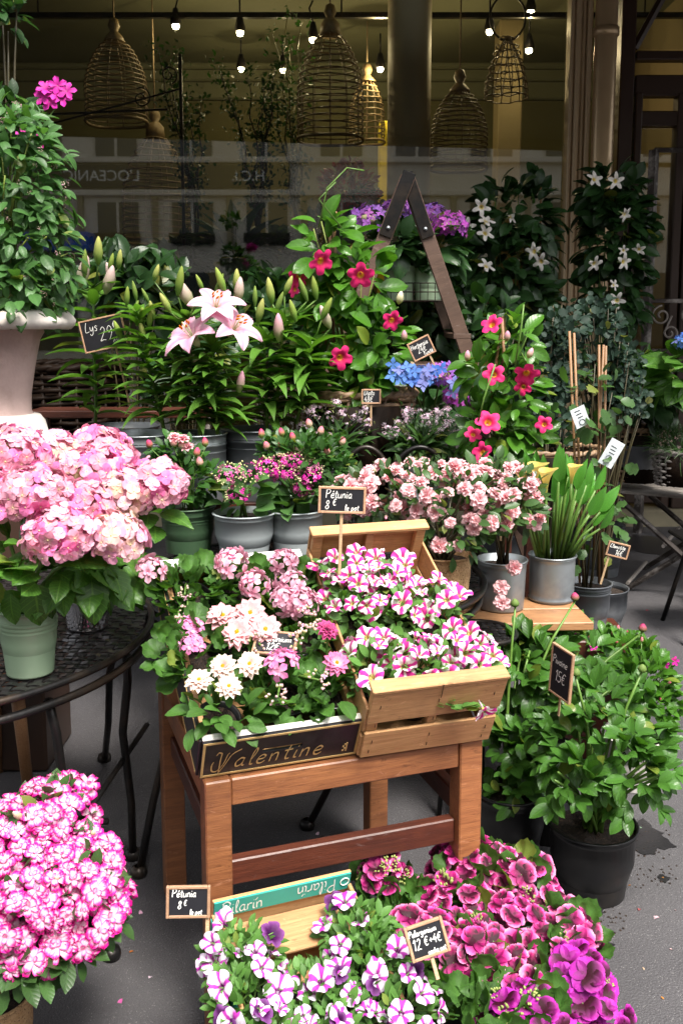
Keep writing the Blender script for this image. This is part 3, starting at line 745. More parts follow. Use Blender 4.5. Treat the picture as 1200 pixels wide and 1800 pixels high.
def price_sign(label, c, w, h, lines, yaw=0, tilt=0, roll=0, stake=.0, stakelean=0, chalkw=.0017, group='chalkboard price signs', frame='signframe', side=0):
    """c is the middle of the board in the world; the thing's base is the stake's foot"""
    Mx = T(c) @ rotz(yaw) @ rotx(tilt) @ Matrix.Rotation(roll, 4, 'Y')
    o = thing('price_sign', label, 'price sign', M=Mx @ T((0, 0, -h / 2 - stake)), group=group); up = Vector((0, 0, h / 2 + stake))
    t = .004
    part('board', G().box(up, (w - .004, t, h - .004)), M['chalkboard'], o)
    fw = .0055; g = G()
    for sx in (-1, 1): g.box(up + Vector((sx * (w / 2 - fw / 2), 0, 0)), (fw, t + .004, h), bev=.001)
    for sz in (-1, 1): g.box(up + Vector((0, 0, sz * (h / 2 - fw / 2))), (w - 2 * fw, t + .0036, fw), bev=.001)
    part('frame', g, M[frame], o)
    g = G()
    for tx, x, z, s, *r in lines: write(g, tx, up.x + x * w, up.z + z * h, s * h, chalkw, y=t / 2 + .0008, rot=r[0] if r else 0)
    part('lettering', g, M['chalk'], o)
    if stake > 0:
        part('stake', G().box((side * w, .003, stake / 2 + .004), (.007, .0035, stake + .01), bev=.001), M['stake'], o)
    return o
# ================================================================ THE SETTING
FY = 7.0                                   # shop front
def struct(name, g, mat, kind='structure', smooth=False):
    return tag(part(name, g, mat, None, smooth), kind=kind)
g = G(); V = []; n1, n2 = 60, 70
struct('pavement', G().box((0, 1.45, -.05), (24, 10.9, .1)), M['asphalt'])
struct('road', G().box((0, -9, -.17), (40, 10, .1)), M['asphalt'])
struct('kerb', G().box((0, -4.07, -.06), (24, .13, .14), bev=.01), M['concrete'])
struct('ground', G().box((0, 0, -.5), (200, 200, .3)), M['asphalt'])
g = G(); g.box((0, 7.03, .05), (12, .26, .14), bev=.01); struct('doorstep', g, M['concrete'])
struct('shop_floor', G().box((0, 9.3, .05), (12, 4.3, .14)), M['floor'])

# ---- the shop
shop = thing('flower_shop', 'dark timber flower shop front with tall display window and dim olive interior', 'shop', (0, FY, 0))
def sp(name, g, mat, smooth=False, label=None): return part(name, g, M[mat], shop, smooth, label=label)
sp('back_wall', G().box((0, 4.0, 2.2), (11, .1, 4.4)), 'wallolive')
sp('side_wall', G().box((-5.4, 2, 2.2), (.1, 4, 4.4)), 'wallolive'); sp('side_wall', G().box((5.4, 2, 2.2), (.1, 4, 4.4)), 'walltan')
sp('ceiling', G().box((0, 2, 4.25), (11, 4.1, .1)), 'ceilolive')
for k, (y, z, h) in enumerate(((3.92, 4.0, .3), (3.85, 4.1, .15), (3.78, 4.17, .07))): sp('cornice', G().box((0, y, z), (10.7, .1, h), bev=.02), 'ceilolive')
sp('wall_pilaster', G().box((.44, 2.6, 1.75), (.17, .3, 3.2), bev=.01), 'yellow', label='yellow painted pilaster')
sp('wall_pier', G().box((1.55, 2.4, 2.2), (.22, .3, 4.0), bev=.01), 'walltan')
sp('partition_wall', G().box((2.9, 1.5, 2.2), (.1, 3, 4.2)), 'walltan')
g = G().lathe([(.17, .12), (.17, 4.2)], 40, c=(.53, .9, 0)); sp('round_column', g, 'colbrown', True)
# display window
pane = sp('window_pane', G().box((-1.9, 0, 2.5), (7.0, .012, 4.0)), 'glass')
sp('window_sill', G().box((-1.9, 0, .44), (7.0, .16, .08), bev=.01), 'brown')
sp('bulkhead', G().box((-1.9, .02, .26), (7.0, .08, .28)), 'brown')
for x, wd, d in ((1.575, .03, .14), (1.61, .035, .20), (1.65, .03, .16), (1.685, .035, .22)):
    sp('pilaster_moulding', G().box((x, -.02, 2.3), (wd, d, 4.4), bev=.008), 'taupe')
sp('fascia', G().box((0, -.1, 4.75), (11, .3, .7)), 'taupe')
# doorway, right
for x, wd, z0, z1 in ((1.97, .1, .12, 4.4), (2.47, .12, .12, 4.4), (2.36, .06, .12, 3.05), (2.06, .05, .12, 3.05)):
    sp('door_post', G().box((x, .02, (z0 + z1) / 2), (wd, .12, z1 - z0), bev=.008), 'brown')
for z, h in ((3.10, .14), (3.30, .06), (2.88, .1), (.9, .16)):
    sp('door_rail', G().box((2.21, .02, z), (.36, .1, h), bev=.008), 'brown')
sp('door_panel', G().box((2.21, .03, .48), (.26, .04, .66), bev=.01), 'brown')
sp('door_pane', G().box((2.21, .02, 1.92), (.26, .01, 1.8)), 'glass')
sp('transom_pane', G().box((2.21, .02, 3.85), (.4, .01, 1.0)), 'glass')
g = G(); g.tube([(2.02, .0, 3.35), (2.42, .0, 4.1)], .03, 6); sp('transom_bar', g, 'brown')
sp('side_pane', G().box((3.6, .0, 2.4), (2.1, .012, 4.2)), 'glass')
# awning over the pavement
g = G(); g.box((0, -1.48, 3.70), (11, 3.04, .03), M=Matrix.Rotation(R(14), 3, 'X') @ Matrix.Rotation(R(1.6), 3, 'Y')); g.box((0, -2.96, 3.33), (11, .03, .22), M=Matrix.Rotation(R(1.6), 3, 'Y')); sp('awning', g, 'awning')
# drainpipe
dp = thing('drainpipe', 'bronze painted round drainpipe running up beside the display window', 'drainpipe', (1.785, FY - .14, 0))
part('pipe', G().lathe([(.075, 0), (.075, 4.6)], 24), M['pipe'], dp, True)
for z in (1.0, 3.42): part('pipe_collar', G().lathe([(.075, z - .03), (.088, z - .025), (.088, z + .025), (.075, z + .03)], 24), M['pipe'], dp, True)

# ---- across the street (only its reflection shows)
bl = thing('apartment_house', 'pale limestone house across the street, mirrored in the shop glass', 'building', (0, -14, 0))
part('wall', G().box((0, -.5, 5), (60, 1, 10)), M['limestone'], bl)
for k in range(-7, 8):
    for z, h in ((7.9, 1.3), (6.35, .7), (4.15, 1.2)): part('window', G().box((k * 2.1, .02, z), (1.15, .06, h), bev=.01), M['darkglass'], bl); part('window_frame', G().box((k * 2.1, .06, z), (.07, .06, h)), M['limestone'], bl)
    part('shop_window', G().box((k * 2.1, .02, 1.7), (1.7, .06, 2.2), bev=.01), M['darkglass'], bl)
for z in (5.0, 5.9, 6.9): part('string_course', G().box((0, .08, z), (60, .18, .16), bev=.02), M['limestone'], bl)
for k in range(-7, 8):
    part('balcony_rail', G().box((k * 2.1, .22, 3.75), (1.3, .05, .28), bev=.01), M['iron'], bl)
    part('stone_pier', G().box((k * 2.1 + 1.05, .06, 4.3), (.16, .12, 1.4), bev=.01), M['concrete'], bl)
part('name_board', G().box((-5.2, .1, 5.45), (7.5, .1, .62)), M['blackcard'], bl)
def textobj(txt, size, mat, parent, Mx, name='lettering', shear=0, ext=.005):
    c = bpy.data.curves.new('t', 'FONT'); c.body = txt; c.size = size; c.extrude = ext; c.shear = shear; c.align_x = 'CENTER'
    o = bpy.data.objects.new('t', c); COL.objects.link(o); bpy.context.view_layer.update()
    me = bpy.data.meshes.new_from_object(o.evaluated_get(bpy.context.evaluated_depsgraph_get())); bpy.data.objects.remove(o); bpy.data.curves.remove(c)
    me.materials.clear(); me.materials.append(M[mat]); return part(name, me, None, parent, M=Mx)
textobj("L'OCEANIC", .42, 'whiteink', bl, T((-6.7, .17, 5.32)) @ rotz(math.pi) @ rotx(math.pi / 2))
textobj("H.C.I.", .4, 'whiteink', bl, T((-2.6, .17, 5.32)) @ rotz(math.pi) @ rotx(math.pi / 2))
bk = thing('blue_reflection_box', 'bright blue canvas box added across the street for its reflection in the shop glass', 'awning', (-7.8, -13.8, 3.6)); part('canvas', G().box((0, .4, 0), (1.8, 1.0, .5), bev=.02), M['blue'], bk)  # made-up blue box, added to give the window a blue reflection

# ================================================================ INSIDE THE SHOP
def lamp_cage(label, px, ytop, ybot, wpx, Y, bell=True, group='rattan cage lamps hanging in the window', rows=17, cord_top=4.2):
    top = P(px, ytop, Y); bot = P(px, ybot, Y); H = top.z - bot.z; r = wpx / 2 * Y / FPX
    o = thing('hanging_lamp', label, 'hanging lamp', (top.x, Y, bot.z), group=group)
    part('cord', G().tube([(0, 0, H), (0, 0, cord_top - bot.z)], .007, 6), M['rope'], o, True)
    part('finial', G().lathe([(.0, H), (.035, H - .02), (.05, H - .07), (.03, H - .11), (.05, H - .13), (.075, H - .16), (.085, H * .76), (.0, H * .76)], 20), M['rattan'], o, True)
    prof = lambda t: r * (.33 + .67 * math.sin(min(1, t * 1.7) * math.pi / 2) ** .8) if bell else r * (.55 + .45 * math.sin(min(1, t * 1.25) * math.pi / 2))
    g = G(); Hs = H * .77
    for k in range(rows):
        t = k / (rows - 1); z = Hs * (1 - t); rr = prof(t); g.tube([(rr * math.cos(a), rr * math.sin(a), z + .004 * math.sin(a * 3 + k)) for a in [2 * math.pi * j / 28 for j in range(28)]], .006 if k < rows - 1 else .014, 5, closed=True)
    part('ring_band', g, M['rattan'], o, True, kind='stuff')
    g = G()
    for j in range(12):
        a = 2 * math.pi * j / 12; g.tube([((prof(t) - .006) * math.cos(a), (prof(t) - .006) * math.sin(a), Hs * (1 - t)) for t in [i / 8 for i in range(9)]], .0045, 4)
    part('cage_rib', g, M['rattan'], o, True, kind='stuff'); return o
lamp_cage('bell shaped rattan cage lamp hanging at the upper left, above the magenta flowers', 200, 30, 215, 104, 8.2)
lamp_cage('lowest rattan cage lamp, hanging behind the reflected street above the lilies', 272, 190, 425, 118, 8.6)
lamp_cage('tall rattan cage lamp hanging left of the round column with a white tag', 580, 5, 246, 112, 8.0)
lamp_cage('rattan cage lamp hanging just right of the round column', 808, 120, 296, 96, 8.0)
lamp_cage('small rattan cage lamp hanging in the back, left against the round column', 645, 110, 250, 60, 9.3, rows=11)
def ringbasket():
    c = P(890, 115, 8.0); o = thing('wire_basket_lamp', 'openwork upside down basket hanging from a black ring near the drainpipe', 'hanging basket', c, group=None)
    part('ring_hanger', G().tube([(.14 * math.cos(a), 0, .36 + .17 * math.sin(a)) for a in [6.283 * j / 30 for j in range(30)]], .009, 6, closed=True), M['iron'], o, True)
    part('cord', G().tube([(0, 0, .53), (0, 0, 4.2 - c.z)], .006, 5), M['rope'], o, True)
    g = G()
    for k in range(9):
        t = k / 8; rr = .17 * math.sin((.25 + .75 * t) * math.pi / 2); z = .2 - t * .45
        g.tube([(rr * math.cos(a) * rnd.uniform(.96, 1.04), rr * math.sin(a), z + rnd.uniform(-.01, .01)) for a in [6.283 * j / 20 for j in range(20)]], .006, 4, closed=True)
    for j in range(14):
        a = 6.283 * j / 14; g.tube([(.17 * math.sin((.05 + .95 * t) * math.pi / 2) * math.cos(a + t * .3), .17 * math.sin((.05 + .95 * t) * math.pi / 2) * math.sin(a + t * .3), .22 - t * .47) for t in [i / 6 for i in range(7)]], .005, 4)
    part('openwork', g, M['rattan'], o, True, kind='stuff')
ringbasket()
def spotlight(px, py, Y, label, lean=0, energy=0):
    c = P(px, py, Y); o = thing('spotlight', label, 'spotlight', c, group='small track spotlights under the shop ceiling')
    part('bulb', G().lathe([(0, -.035), (.02, -.03), (.03, -.012), (.026, .01), (0, .015)], 14), M['bulb'], o, True)
    part('lamp_housing', G().lathe([(.042, .0), (.046, .03), (.03, .09), (.02, .13), (0, .135)], 14), M['iron'], o, True)
    part('bracket', G().tube([(0, 0, .13), (.03 * lean, 0, .24), (0, 0, .3)], .008, 5), M['iron'], o, True)
    if energy:
        l = bpy.data.lights.new('spot_glow', 'POINT'); l.energy = energy; l.color = (1, .78, .42); l.shadow_soft_size = .012
        lo = bpy.data.objects.new('spot_glow', l); COL.objects.link(lo); lo.parent = o; lo.location = (0, 0, -.048)
for a in ((309, 44, 8.4, 'lit spotlight at the far left of the ceiling track', 1, 4), (422, 56, 8.4, 'lit spotlight second from the left on the track', 0, 4), (550, 68, 8.4, 'lit spotlight beside the tall rattan lamp', -1, 4),
          (424, 120, 9.8, 'dim orange spotlight in the back above the branches, left one', 0, 2.5), (497, 122, 9.8, 'dim orange spotlight in the back above the branches, right one', 0, 2.5),
          (860, 54, 8.4, 'lit spotlight left of the ring hung basket', 0, 4), (932, 20, 8.4, 'topmost lit spotlight near the drainpipe', 0, 3), (929, 87, 8.8, 'lit spotlight right of the ring hung basket', 0, 4)):
    spotlight(*a)
spotlight(668, 120, 9.15, 'warm lamp added at the back to brighten the yellow pilaster', 0, 9)  # extra lamp, added only to light up the pilaster
tr = thing('ceiling_track', 'long dark steel lighting track under the shop ceiling', 'lighting track', (0, 8.4, 3.98)); part('rail', G().box((0, 0, 0), (7, .05, .04)), M['iron'], tr)
for x in (-2.5, 0, 2.5): part('hanger', G().tube([(x, 0, .02), (x, 0, .22)], .008, 5), M['iron'], tr)

def scroll(g, c, r, turns=1.4, a0=0, dirn=1, rad=.006, plane='xz', n=26):
    pts = []
    for i in range(n):
        t = i / (n - 1); a = a0 + dirn * t * turns * 6.283; q = r * (1 - .78 * t)
        pts.append((c[0] + q * math.cos(a), c[1], c[2] + q * math.sin(a)))
    g.tube(pts, rad, 5)
# wall bracket of scrolled iron, inside left
c = P(318, 150, 7.6); o = thing('iron_shelf_stand', 'black scrolled iron stand behind the glass at upper left', 'iron stand', (c.x, 7.6, .12))
g = G().tube([(0, 0, 0), (0, 0, 3.35)], .014, 6); part('post', g, M['iron'], o, True)
g = G(); g.tube([(-.1, 0, 2.95), (-1.35, 0, 2.9)], .01, 5); g.tube([(0, 0, 3.1), (-1.35, 0, 2.75)], .008, 5); scroll(g, (-.09, 0, 3.2), .07, a0=-1.2); scroll(g, (-.3, 0, 3.03), .08, a0=2, dirn=-1); part('scrollwork', g, M['iron'], o, True)

def twig_tree(px, ybase, ytop, Y, label, spread=.25, n=900, key='tiny', mat='lf_dark', size=.045, group='potted leafy branches standing in the shop', mul=1):
    b = P(px, ybase, Y); t = P(px, ytop, Y); H = t.z - max(b.z, .3)
    o = thing('branch_plant', label, 'potted tree', (b.x, Y, b.z), group=group)
    g = G(); tips = []
    for k in range(7):
        x = rnd.uniform(-spread, spread); y = rnd.uniform(-spread, spread) * .6; p = [Vector((0, 0, .0))]; Hk = (t.z - b.z) * rnd.uniform(.6, 1)
        for i in range(1, 9): f = i / 8; p.append(Vector((x * f ** 1.4 + rnd.uniform(-.03, .03), y * f, Hk * f)))
        g.tube(p, [.012 * (1 - i / 11) for i in range(9)], 5); tips += p[2:]
    part('branch', g, M['stemdark'], o, True)
    items = []
    for _ in range(n):
        q = rnd.choice(tips) + rv() * rnd.uniform(.01, .13); items.append((frame_y(q, rv() + Vector((0, 0, .3)), rv() + Vector((0, -.5, 1)), size * rnd.uniform(.6, 1.3)), rnd.randrange(4)))
    emit(o, 'leaf', LEAF[key], M[mat], items, 60, 'foliage', 9)
    pot(o, .13, .1, .22, 'zincdark', (.8,), o=(0, 0, -.22))
twig_tree(345, 420, 40, 7.9, 'tall thin leafy branches left of the tall rattan lamp, farthest left clump', .28)
twig_tree(455, 420, 100, 7.8, 'leafy branches in the middle clump under the orange spotlights', .3, 1000)
twig_tree(520, 420, 10, 8.1, 'tall branches just left of the tall rattan lamp', .2, 800)
def rosette(px, py, Y, n, L, label, key='lily', mat='lf_dark', name='agave_plant', cat='plant'):
    b = P(px, py, Y); o = thing(name, label, cat, b); items = []
    for k in range(n):
        a = k * 2.4; el = .3 + 1.0 * (k / n); d = Vector((math.cos(a) * math.cos(el), math.sin(a) * math.cos(el), math.sin(el)))
        items.append((frame_y(d * .03, d, (0, 0, 1), L * rnd.uniform(.8, 1.1)), k % 4))
    emit(o, 'leaf', LEAF[key], M[mat], items, 250, minpx=5); pot(o, .13, .09, .2, 'zincdark', (.8,), o=(0, 0, -.2)); return o
rosette(415, 455, 7.7, 40, .48, 'spiky agave standing behind the glass over the lilies')
def shrub(px, py, Y, rx, ry, label, key='small', mat='lf_dark', n=500, size=.06, name='potted_shrub', cat='potted plant', potz=None, group=None, flowers=None, cap=150, rd=None, potm='zincdark', potr=None, **kw):
    c, r = E(px, py, Y, rx, ry, rd); base = Vector((c.x, c.y, (c.z - r.z * .95) if potz is None else potz))
    pr = potr or min(.13, r.x * .6)
    o = thing(name, label, cat, (base.x, base.y, base.z - pr * 1.5), group=group)
    pot(o, pr, pr * .75, pr * 1.5, potm, (.8,), o=(0, 0, 0))
    leaves(o, key, mat, [(c, r)], n, size, cap, **kw)
    tips = [c + Vector((r.x * d.x, r.y * d.y, r.z * d.z)) * .8 for d in [rv() for _ in range(9)]]
    stems(o, base, tips, .004, 'stemdark')
    return o, c, r
# table inside carrying plants
o = thing('display_table', 'long low dark table behind the window carrying houseplants', 'table', (-1.0, 7.9, .12)); part('tabletop', G().box((0, 0, .8), (4.4, .9, .05), bev=.01), M['greywood'], o)
for x in (-2.1, 2.1):
    for y in (-.38, .38): part('leg', G().box((x, y, .385), (.06, .06, .77), bev=.005), M['greywood'], o)
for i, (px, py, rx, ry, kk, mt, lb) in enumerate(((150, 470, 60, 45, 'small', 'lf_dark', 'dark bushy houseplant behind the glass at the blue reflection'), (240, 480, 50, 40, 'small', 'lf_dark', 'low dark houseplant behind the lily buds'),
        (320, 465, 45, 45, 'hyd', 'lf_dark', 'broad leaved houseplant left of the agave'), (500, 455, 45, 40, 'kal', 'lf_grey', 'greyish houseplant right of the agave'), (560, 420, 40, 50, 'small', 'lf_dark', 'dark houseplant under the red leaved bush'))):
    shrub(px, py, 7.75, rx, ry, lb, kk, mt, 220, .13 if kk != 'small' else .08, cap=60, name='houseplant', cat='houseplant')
shrub(612, 335, 7.5, 48, 45, 'red and orange leaved bush behind the glass above the mandevilla', 'small', 'lf_red', 330, .07, name='red_bush', cat='bush', cap=200)
shrub(640, 360, 7.6, 30, 30, 'olive leaved bush next to the red leaved bush', 'small', 'lf_dark', 160, .07, name='potted_shrub', cat='bush', cap=60)

# iron gate at right
c = P(1136, 560, 6.7); o = thing('iron_gate', 'dark wrought iron gate leaf with pale scrolls at the right edge', 'gate', (c.x, 6.7, .0))
part('gate_frame', G().tube([(0, 0, 0), (0, 0, 2.62)], .035, 4), M['irongrey'], o); 
for z in (.3, 1.28, 1.62, 2.62): part('rail', G().box((.45, 0, z), (.9, .03, .03), bev=.004), M['irongrey'], o)
for k in range(4):
    g = G(); x = .1 + k * .2; scroll(g, (x, 0, 1.52), .07, a0=1.57, rad=.008); scroll(g, (x + .06, 0, 1.40), .06, a0=-1.57, rad=.008); g.tube([(x + .07, 0, 1.52), (x + .02, 0, 1.40)], .008, 5); part('scroll', g, M['greywood'], o, True)
for k in range(7): part('baluster', G().tube([(.06 + k * .13, 0, .3), (.06 + k * .13, 0, 1.28)], .008, 5), M['irongrey'], o)

# ================================================================ FURNITURE OUTSIDE
def lattice_disc(o, r, z, pitch=.026, sw=.017):
    k = int(r / pitch)
    for axis in (0, 1):
        for i in range(-k, k + 1):
            u = i * pitch; L = math.sqrt(max(0, r * r - u * u)) - .004
            if L < .02: continue
            n = int(2 * L / (pitch / 2)); V = []; F = []
            for j in range(n + 1):
                v = -L + 2 * L * j / n; wv = .0022 * math.cos(math.pi * (v / pitch + i + axis))
                for e, zz in ((-sw / 2, 0), (sw / 2, 0), (sw / 2, -.0015), (-sw / 2, -.0015)):
                    V.append((u + e, v, z + wv + zz) if axis == 0 else (v, u + e, z + wv + zz))
            for j in range(n):
                for q in range(4):
                    f = (4 * j + q, 4 * j + (q + 1) % 4, 4 * j + 4 + (q + 1) % 4, 4 * j + 4 + q); F.append(f if axis else f[::-1])
            part('strap', G().add(V, F), M['ironstrap'], o)
def circ(r, z, n=72): return [(r * math.cos(6.2832 * j / n), r * math.sin(6.2832 * j / n), z) for j in range(n)]
def round_table(label, c, r, z, legs, yaw=0, apron=.045):
    o = thing('lattice_table', label, 'garden table', (c[0], c[1], 0), rz=yaw, group='round black lattice garden tables')
    lattice_disc(o, r - .012, z)
    part('rim', G().tube(circ(r, z), .009, 8, closed=True), M['iron'], o, True)
    part('apron_ring', G().tube(circ(r - .012, z - apron), .010, 8, closed=True), M['iron'], o, True)
    for a0, a1 in legs:      # leg from the apron to the foot: (top xy, foot xy) in world
        p = Vector((a0[0] - c[0], a0[1] - c[1], z - apron)); q = Vector((a1[0] - c[0], a1[1] - c[1], 0)); m = p.lerp(q, .35); m.x *= .97
        lg = part('leg', G().tube([p, p.lerp(q, .12), m, p.lerp(q, .7), q], .011, 8), M['iron'], o, True)
        part('foot_cap', G().lathe([(.011, .028), (.02, .024), (.024, .012), (.022, 0), (0, 0)], 14, c=tuple(q)), M['iron'], lg, True)
    return o
def gp(px, py): v = PZ(px, py, 0); return (v.x, v.y)
tz = .72
C1 = (-1.10, 2.36)
lt = round_table('round black lattice table at the left carrying the pink hydrangeas', C1, .61, tz,
   [((-.64, 2.02), gp(196, 1683)), ((-.53, 2.3), gp(234, 1508)), ((-.62, 2.62), gp(184, 1337)), ((-1.5, 2.0), (-1.62, 1.95))])
g = G(); 
for pa, pb in (((268, 1283), (192, 1288)), ((272, 1418), (228, 1424)), ((0, 1385), (150, 1372))):
    pass
part('cross_bar', G().tube([(-.95 - C1[0] - .6, -.05, .22), (.52, -.1, .26)], .008, 6), M['iron'], lt, True)
part('cross_bar', G().tube([(.48, -.35, .33), (.55, .25, .36)], .008, 6), M['iron'], lt, True)
C2 = (-.10, 2.87)
round_table('round black lattice table in the middle carrying roses and kalanchoes, behind the crates', C2, .53, tz,
   [((-.42, 2.55), (-.55, 2.45)), ((.2, 2.55), gp(540, 1455)), ((-.45, 3.2), (-.5, 3.3)), ((.25, 3.2), (.35, 3.3))])
# small lattice stool seen right of the slatted crate
v = PZ(842, 1112, .60); o = thing('lattice_stool', 'small round black lattice stool right of the slatted crate', 'stool', (v.x, v.y + .0, 0)); lattice_disc(o, .10, .60, .022, .014)
part('rim', G().tube(circ(.105, .60, 40), .008, 6, closed=True), M['iron'], o, True)
for a in (.5, 2.6, 4.7): part('leg', G().tube([(.08 * math.cos(a), .08 * math.sin(a), .595), (.12 * math.cos(a), .12 * math.sin(a), 0)], .008, 6), M['iron'], o, True)
# chair back with two iron arches
c = P(697, 840, 3.42); o = thing('iron_chair', 'black iron garden chair whose double arched back shows between the flowers', 'chair', (c.x, 3.42, 0))
def arch(xa, xb, z0, zt, n=14): return [(xa + (xb - xa) * i / n, 0, z0 + (zt - z0) * math.sin(math.pi * i / n) ** .6) for i in range(n + 1)]
z0 = P(697, 822, 3.42).z; zt = P(697, 786, 3.42).z; s = 3.42 / FPX
part('back_arch', G().tube(arch(-98 * s, -12 * s, z0 - .03, zt), .009, 8), M['iron'], o, True); part('back_arch', G().tube(arch(-10 * s, 92 * s, z0 - .03, zt), .009, 8), M['iron'], o, True)
for x in (-100 * s, 94 * s): part('back_post', G().tube([(x, 0, 0), (x, 0, z0 + .01)], .011, 8), M['iron'], o, True)
part('back_post', G().tube([(-11 * s, 0, .46), (-11 * s, 0, z0 - .02)], .009, 8), M['iron'], o, True)
part('seat', G().box((0, .2, .45), (.38, .36, .02), bev=.008), M['iron'], o)
for x in (-.17, .17): part('leg', G().tube([(x, .36, .44), (x, .4, 0)], .011, 8), M['iron'], o, True)

# ---- red wooden side table under the crates
YAW = R(19.5)
A = PZ(360, 1378, .58); TBW, TBD, TBH = .62, .60, .58
wt = thing('wooden_table', 'square red brown wooden table with a stretcher, carrying the two flower crates', 'table', (A.x, A.y, 0), rz=YAW)
L = .054
for i, (x, y) in enumerate(((L / 2, L / 2), (TBW - L / 2, L / 2), (L / 2, TBD - L / 2), (TBW - L / 2, TBD - L / 2))):
    part('leg', G().box((x, y, TBH / 2), (L, L, TBH), bev=.003), M['teak'], wt)
def rot_box(sz): return G().box((0, 0, 0), sz, bev=.003)
part('rail', rot_box((TBW - 2 * L - .002, .05, .058)), M['teak'], wt, M=T((TBW / 2, .031, TBH - .031)))
part('rail', rot_box((TBW - 2 * L - .002, .05, .058)), M['teak'], wt, M=T((TBW / 2, TBD - .031, TBH - .031)))
for x in (.031, TBW - .031): part('rail', rot_box((TBD - 2 * L - .002, .05, .066)), M['teak'], wt, M=T((x, TBD / 2, TBH - .035)) @ rotz(math.pi / 2))
part('stretcher', rot_box((TBW - 2 * L - .002, .028, .055)), M['teakdark'], wt, M=T((TBW / 2, .034, .365)))
part('stretcher', rot_box((TBW - 2 * L - .002, .028, .05)), M['teakdark'], wt, M=T((TBW / 2, TBD - .034, .36)))
for x in (.034, TBW - .034): part('stretcher', rot_box((TBD - 2 * L - .002, .028, .05)), M['teakdark'], wt, M=T((x, TBD / 2, .42)) @ rotz(math.pi / 2))
for k in range(6): part('slat', rot_box((TBW - .14, .066, .014)), M['teak'], wt, M=T((TBW / 2, .1 + k * .08, TBH - .010)))

# ---- crates
TILT = R(27)
def crate_frame(F, yaw, tilt, roll=0): return T(F) @ rotz(yaw) @ rotx(tilt) @ Matrix.Rotation(roll, 4, 'Y')
MV = crate_frame(PZ(350, 1366, .584), YAW, TILT); VW, VL, VH = .335, .52, .104
vc = thing('printed_crate', 'black and gold printed shallow crate with pink geraniums, tilted on the wooden table', 'crate', M=MV)
def panel_with_slot(W_, H_, t, slot, sz, sh):
    g = G(); a = (W_ - slot) / 2; lo = sz - sh / 2; hi = H_ - sz - sh / 2
    g.box((W_ / 2, 0, lo / 2), (W_, t, lo)); g.box((W_ / 2, 0, H_ - hi / 2), (W_, t, hi))
    for x in (a / 2, W_ - a / 2): g.box((x, 0, sz), (a, t, sh))
    # rounded ends
    for x, s_ in ((a, 1), (W_ - a, -1)):
        for q in (-1, 1): g.box((x + s_ * sh * .10, 0, sz + q * sh * .42), (sh * .2, t * .98, sh * .16))
    return g
fp = part('front_panel', panel_with_slot(VW, VH, .006, .085, .057, .011), M['blackcard'], vc, M=T((0, 0, 0)))
g = G()
for z in (.0035, VH - .0035): g.box((VW / 2, -.0036, z), (VW - .002, .001, .005))
for x in (.0035, VW - .0035): g.box((x, -.0036, VH / 2), (.005, .001, VH - .012))
part('gold_border', g, M['gold'], fp)
g = G()
w_ = .0030; x0 = .022; k = .056     # swash capital and italic word
for pts in ([(.06, .55), (.0, .35), (.02, .05), (.2, .0), (.42, .35), (.55, .85), (.62, .95)], [(.34, .98), (.30, .55), (.28, -.12)], [(.28, -.12), (.5, .35), (.72, .85), (1.05, 1.08)], [(.34, .98), (.22, 1.05), (.15, .9)]):
    stroke(g, [Vector((x0 + v.x * k, .016 + v.y * k * .95, 0)) for v in smoothpts(pts)], w_, (.0007, .0011), .0042)
write(g, 'alentine', x0 + .044, .021, .048, w_, .22, .0042, (.0008, .0014), track=1.24)
part('lettering', g, M['gold'], fp)
g = G(); 
for j in range(4): g.box((.302 + .0035 * (j % 2), -.0042, .02 + j * .006), (.004, .001, .004))
g.box((.309, -.0042, .03), (.003, .001, .026)); part('logo_mark', g, M['gold'], fp)
part('top_edge', G().box((VW / 2, .008, VH + .003), (VW, .014, .004), bev=.001), M['whitewood'], vc)
part('side_panel', G().box((-.003, VL / 2, VH / 2), (.006, VL - .008, VH), bev=.001), M['blackcard'], vc); part('side_panel', G().box((VW + .003, VL / 2, VH / 2), (.006, VL - .008, VH), bev=.001), M['blackcard'], vc)
g = G(); 
for z in (.004, VH - .004): g.box((-.0068, VL / 2, z), (.001, VL - .02, .005))
part('gold_border', g, M['gold'], vc)
for x in (.0085, VW - .0085): part('side_batten', G().box((x, VL / 2, VH / 2 - .002), (.011, VL - .03, VH - .006), bev=.001), M['crate'], vc)
part('back_panel', panel_with_slot(VW + .01, VH + .012, .008, .075, .05, .011), M['crate'], vc, M=T((-.005, VL, 0)))
part('back_top_edge', G().box((VW / 2, VL - .008, VH + .0165), (VW + .012, .03, .008), bev=.001), M['whitewood'], vc)
part('bottom_board', G().box((VW / 2, VL / 2, .004), (VW - .014, VL - .02, .006)), M['crate'], vc)

MW = crate_frame(PZ(629, 1328, .584) + Vector((0.002, -.008, 0)), R(17.5), R(27)); WW, WL, WH = .298, .52, .195
wc = thing('slatted_crate', 'pale slatted wooden crate full of striped petunias, tilted on the wooden table', 'crate', M=MW)
def slat(name, c, s_, rotm=None, mat='crate', par=None, bev=.0015): return part(name, G().box((0, 0, 0), s_, bev=bev), M[mat], par or wc, M=T(c) @ (rotm or Matrix()))
for z, h in ((.040, .076), (.150, .086)):
    slat('slat', (WW / 2, 0, z), (WW, .007, h), Matrix.Rotation(rnd.uniform(-.01, .01), 4, 'Y')); slat('slat', (WW / 2, WL, z), (WW, .007, h))
    slat('slat', (0, WL / 2, z * .72 + .0), (.006, WL - .01, h * .8)); slat('slat', (WW, WL / 2, z * .72), (.006, WL - .01, h * .8))
for x in (.016, WW / 2, WW - .016):
    for y in (.014, WL - .014): slat('corner_post', (x, y, WH / 2 - .002), (.024 if x != WW / 2 else .02, .018, WH - .006))
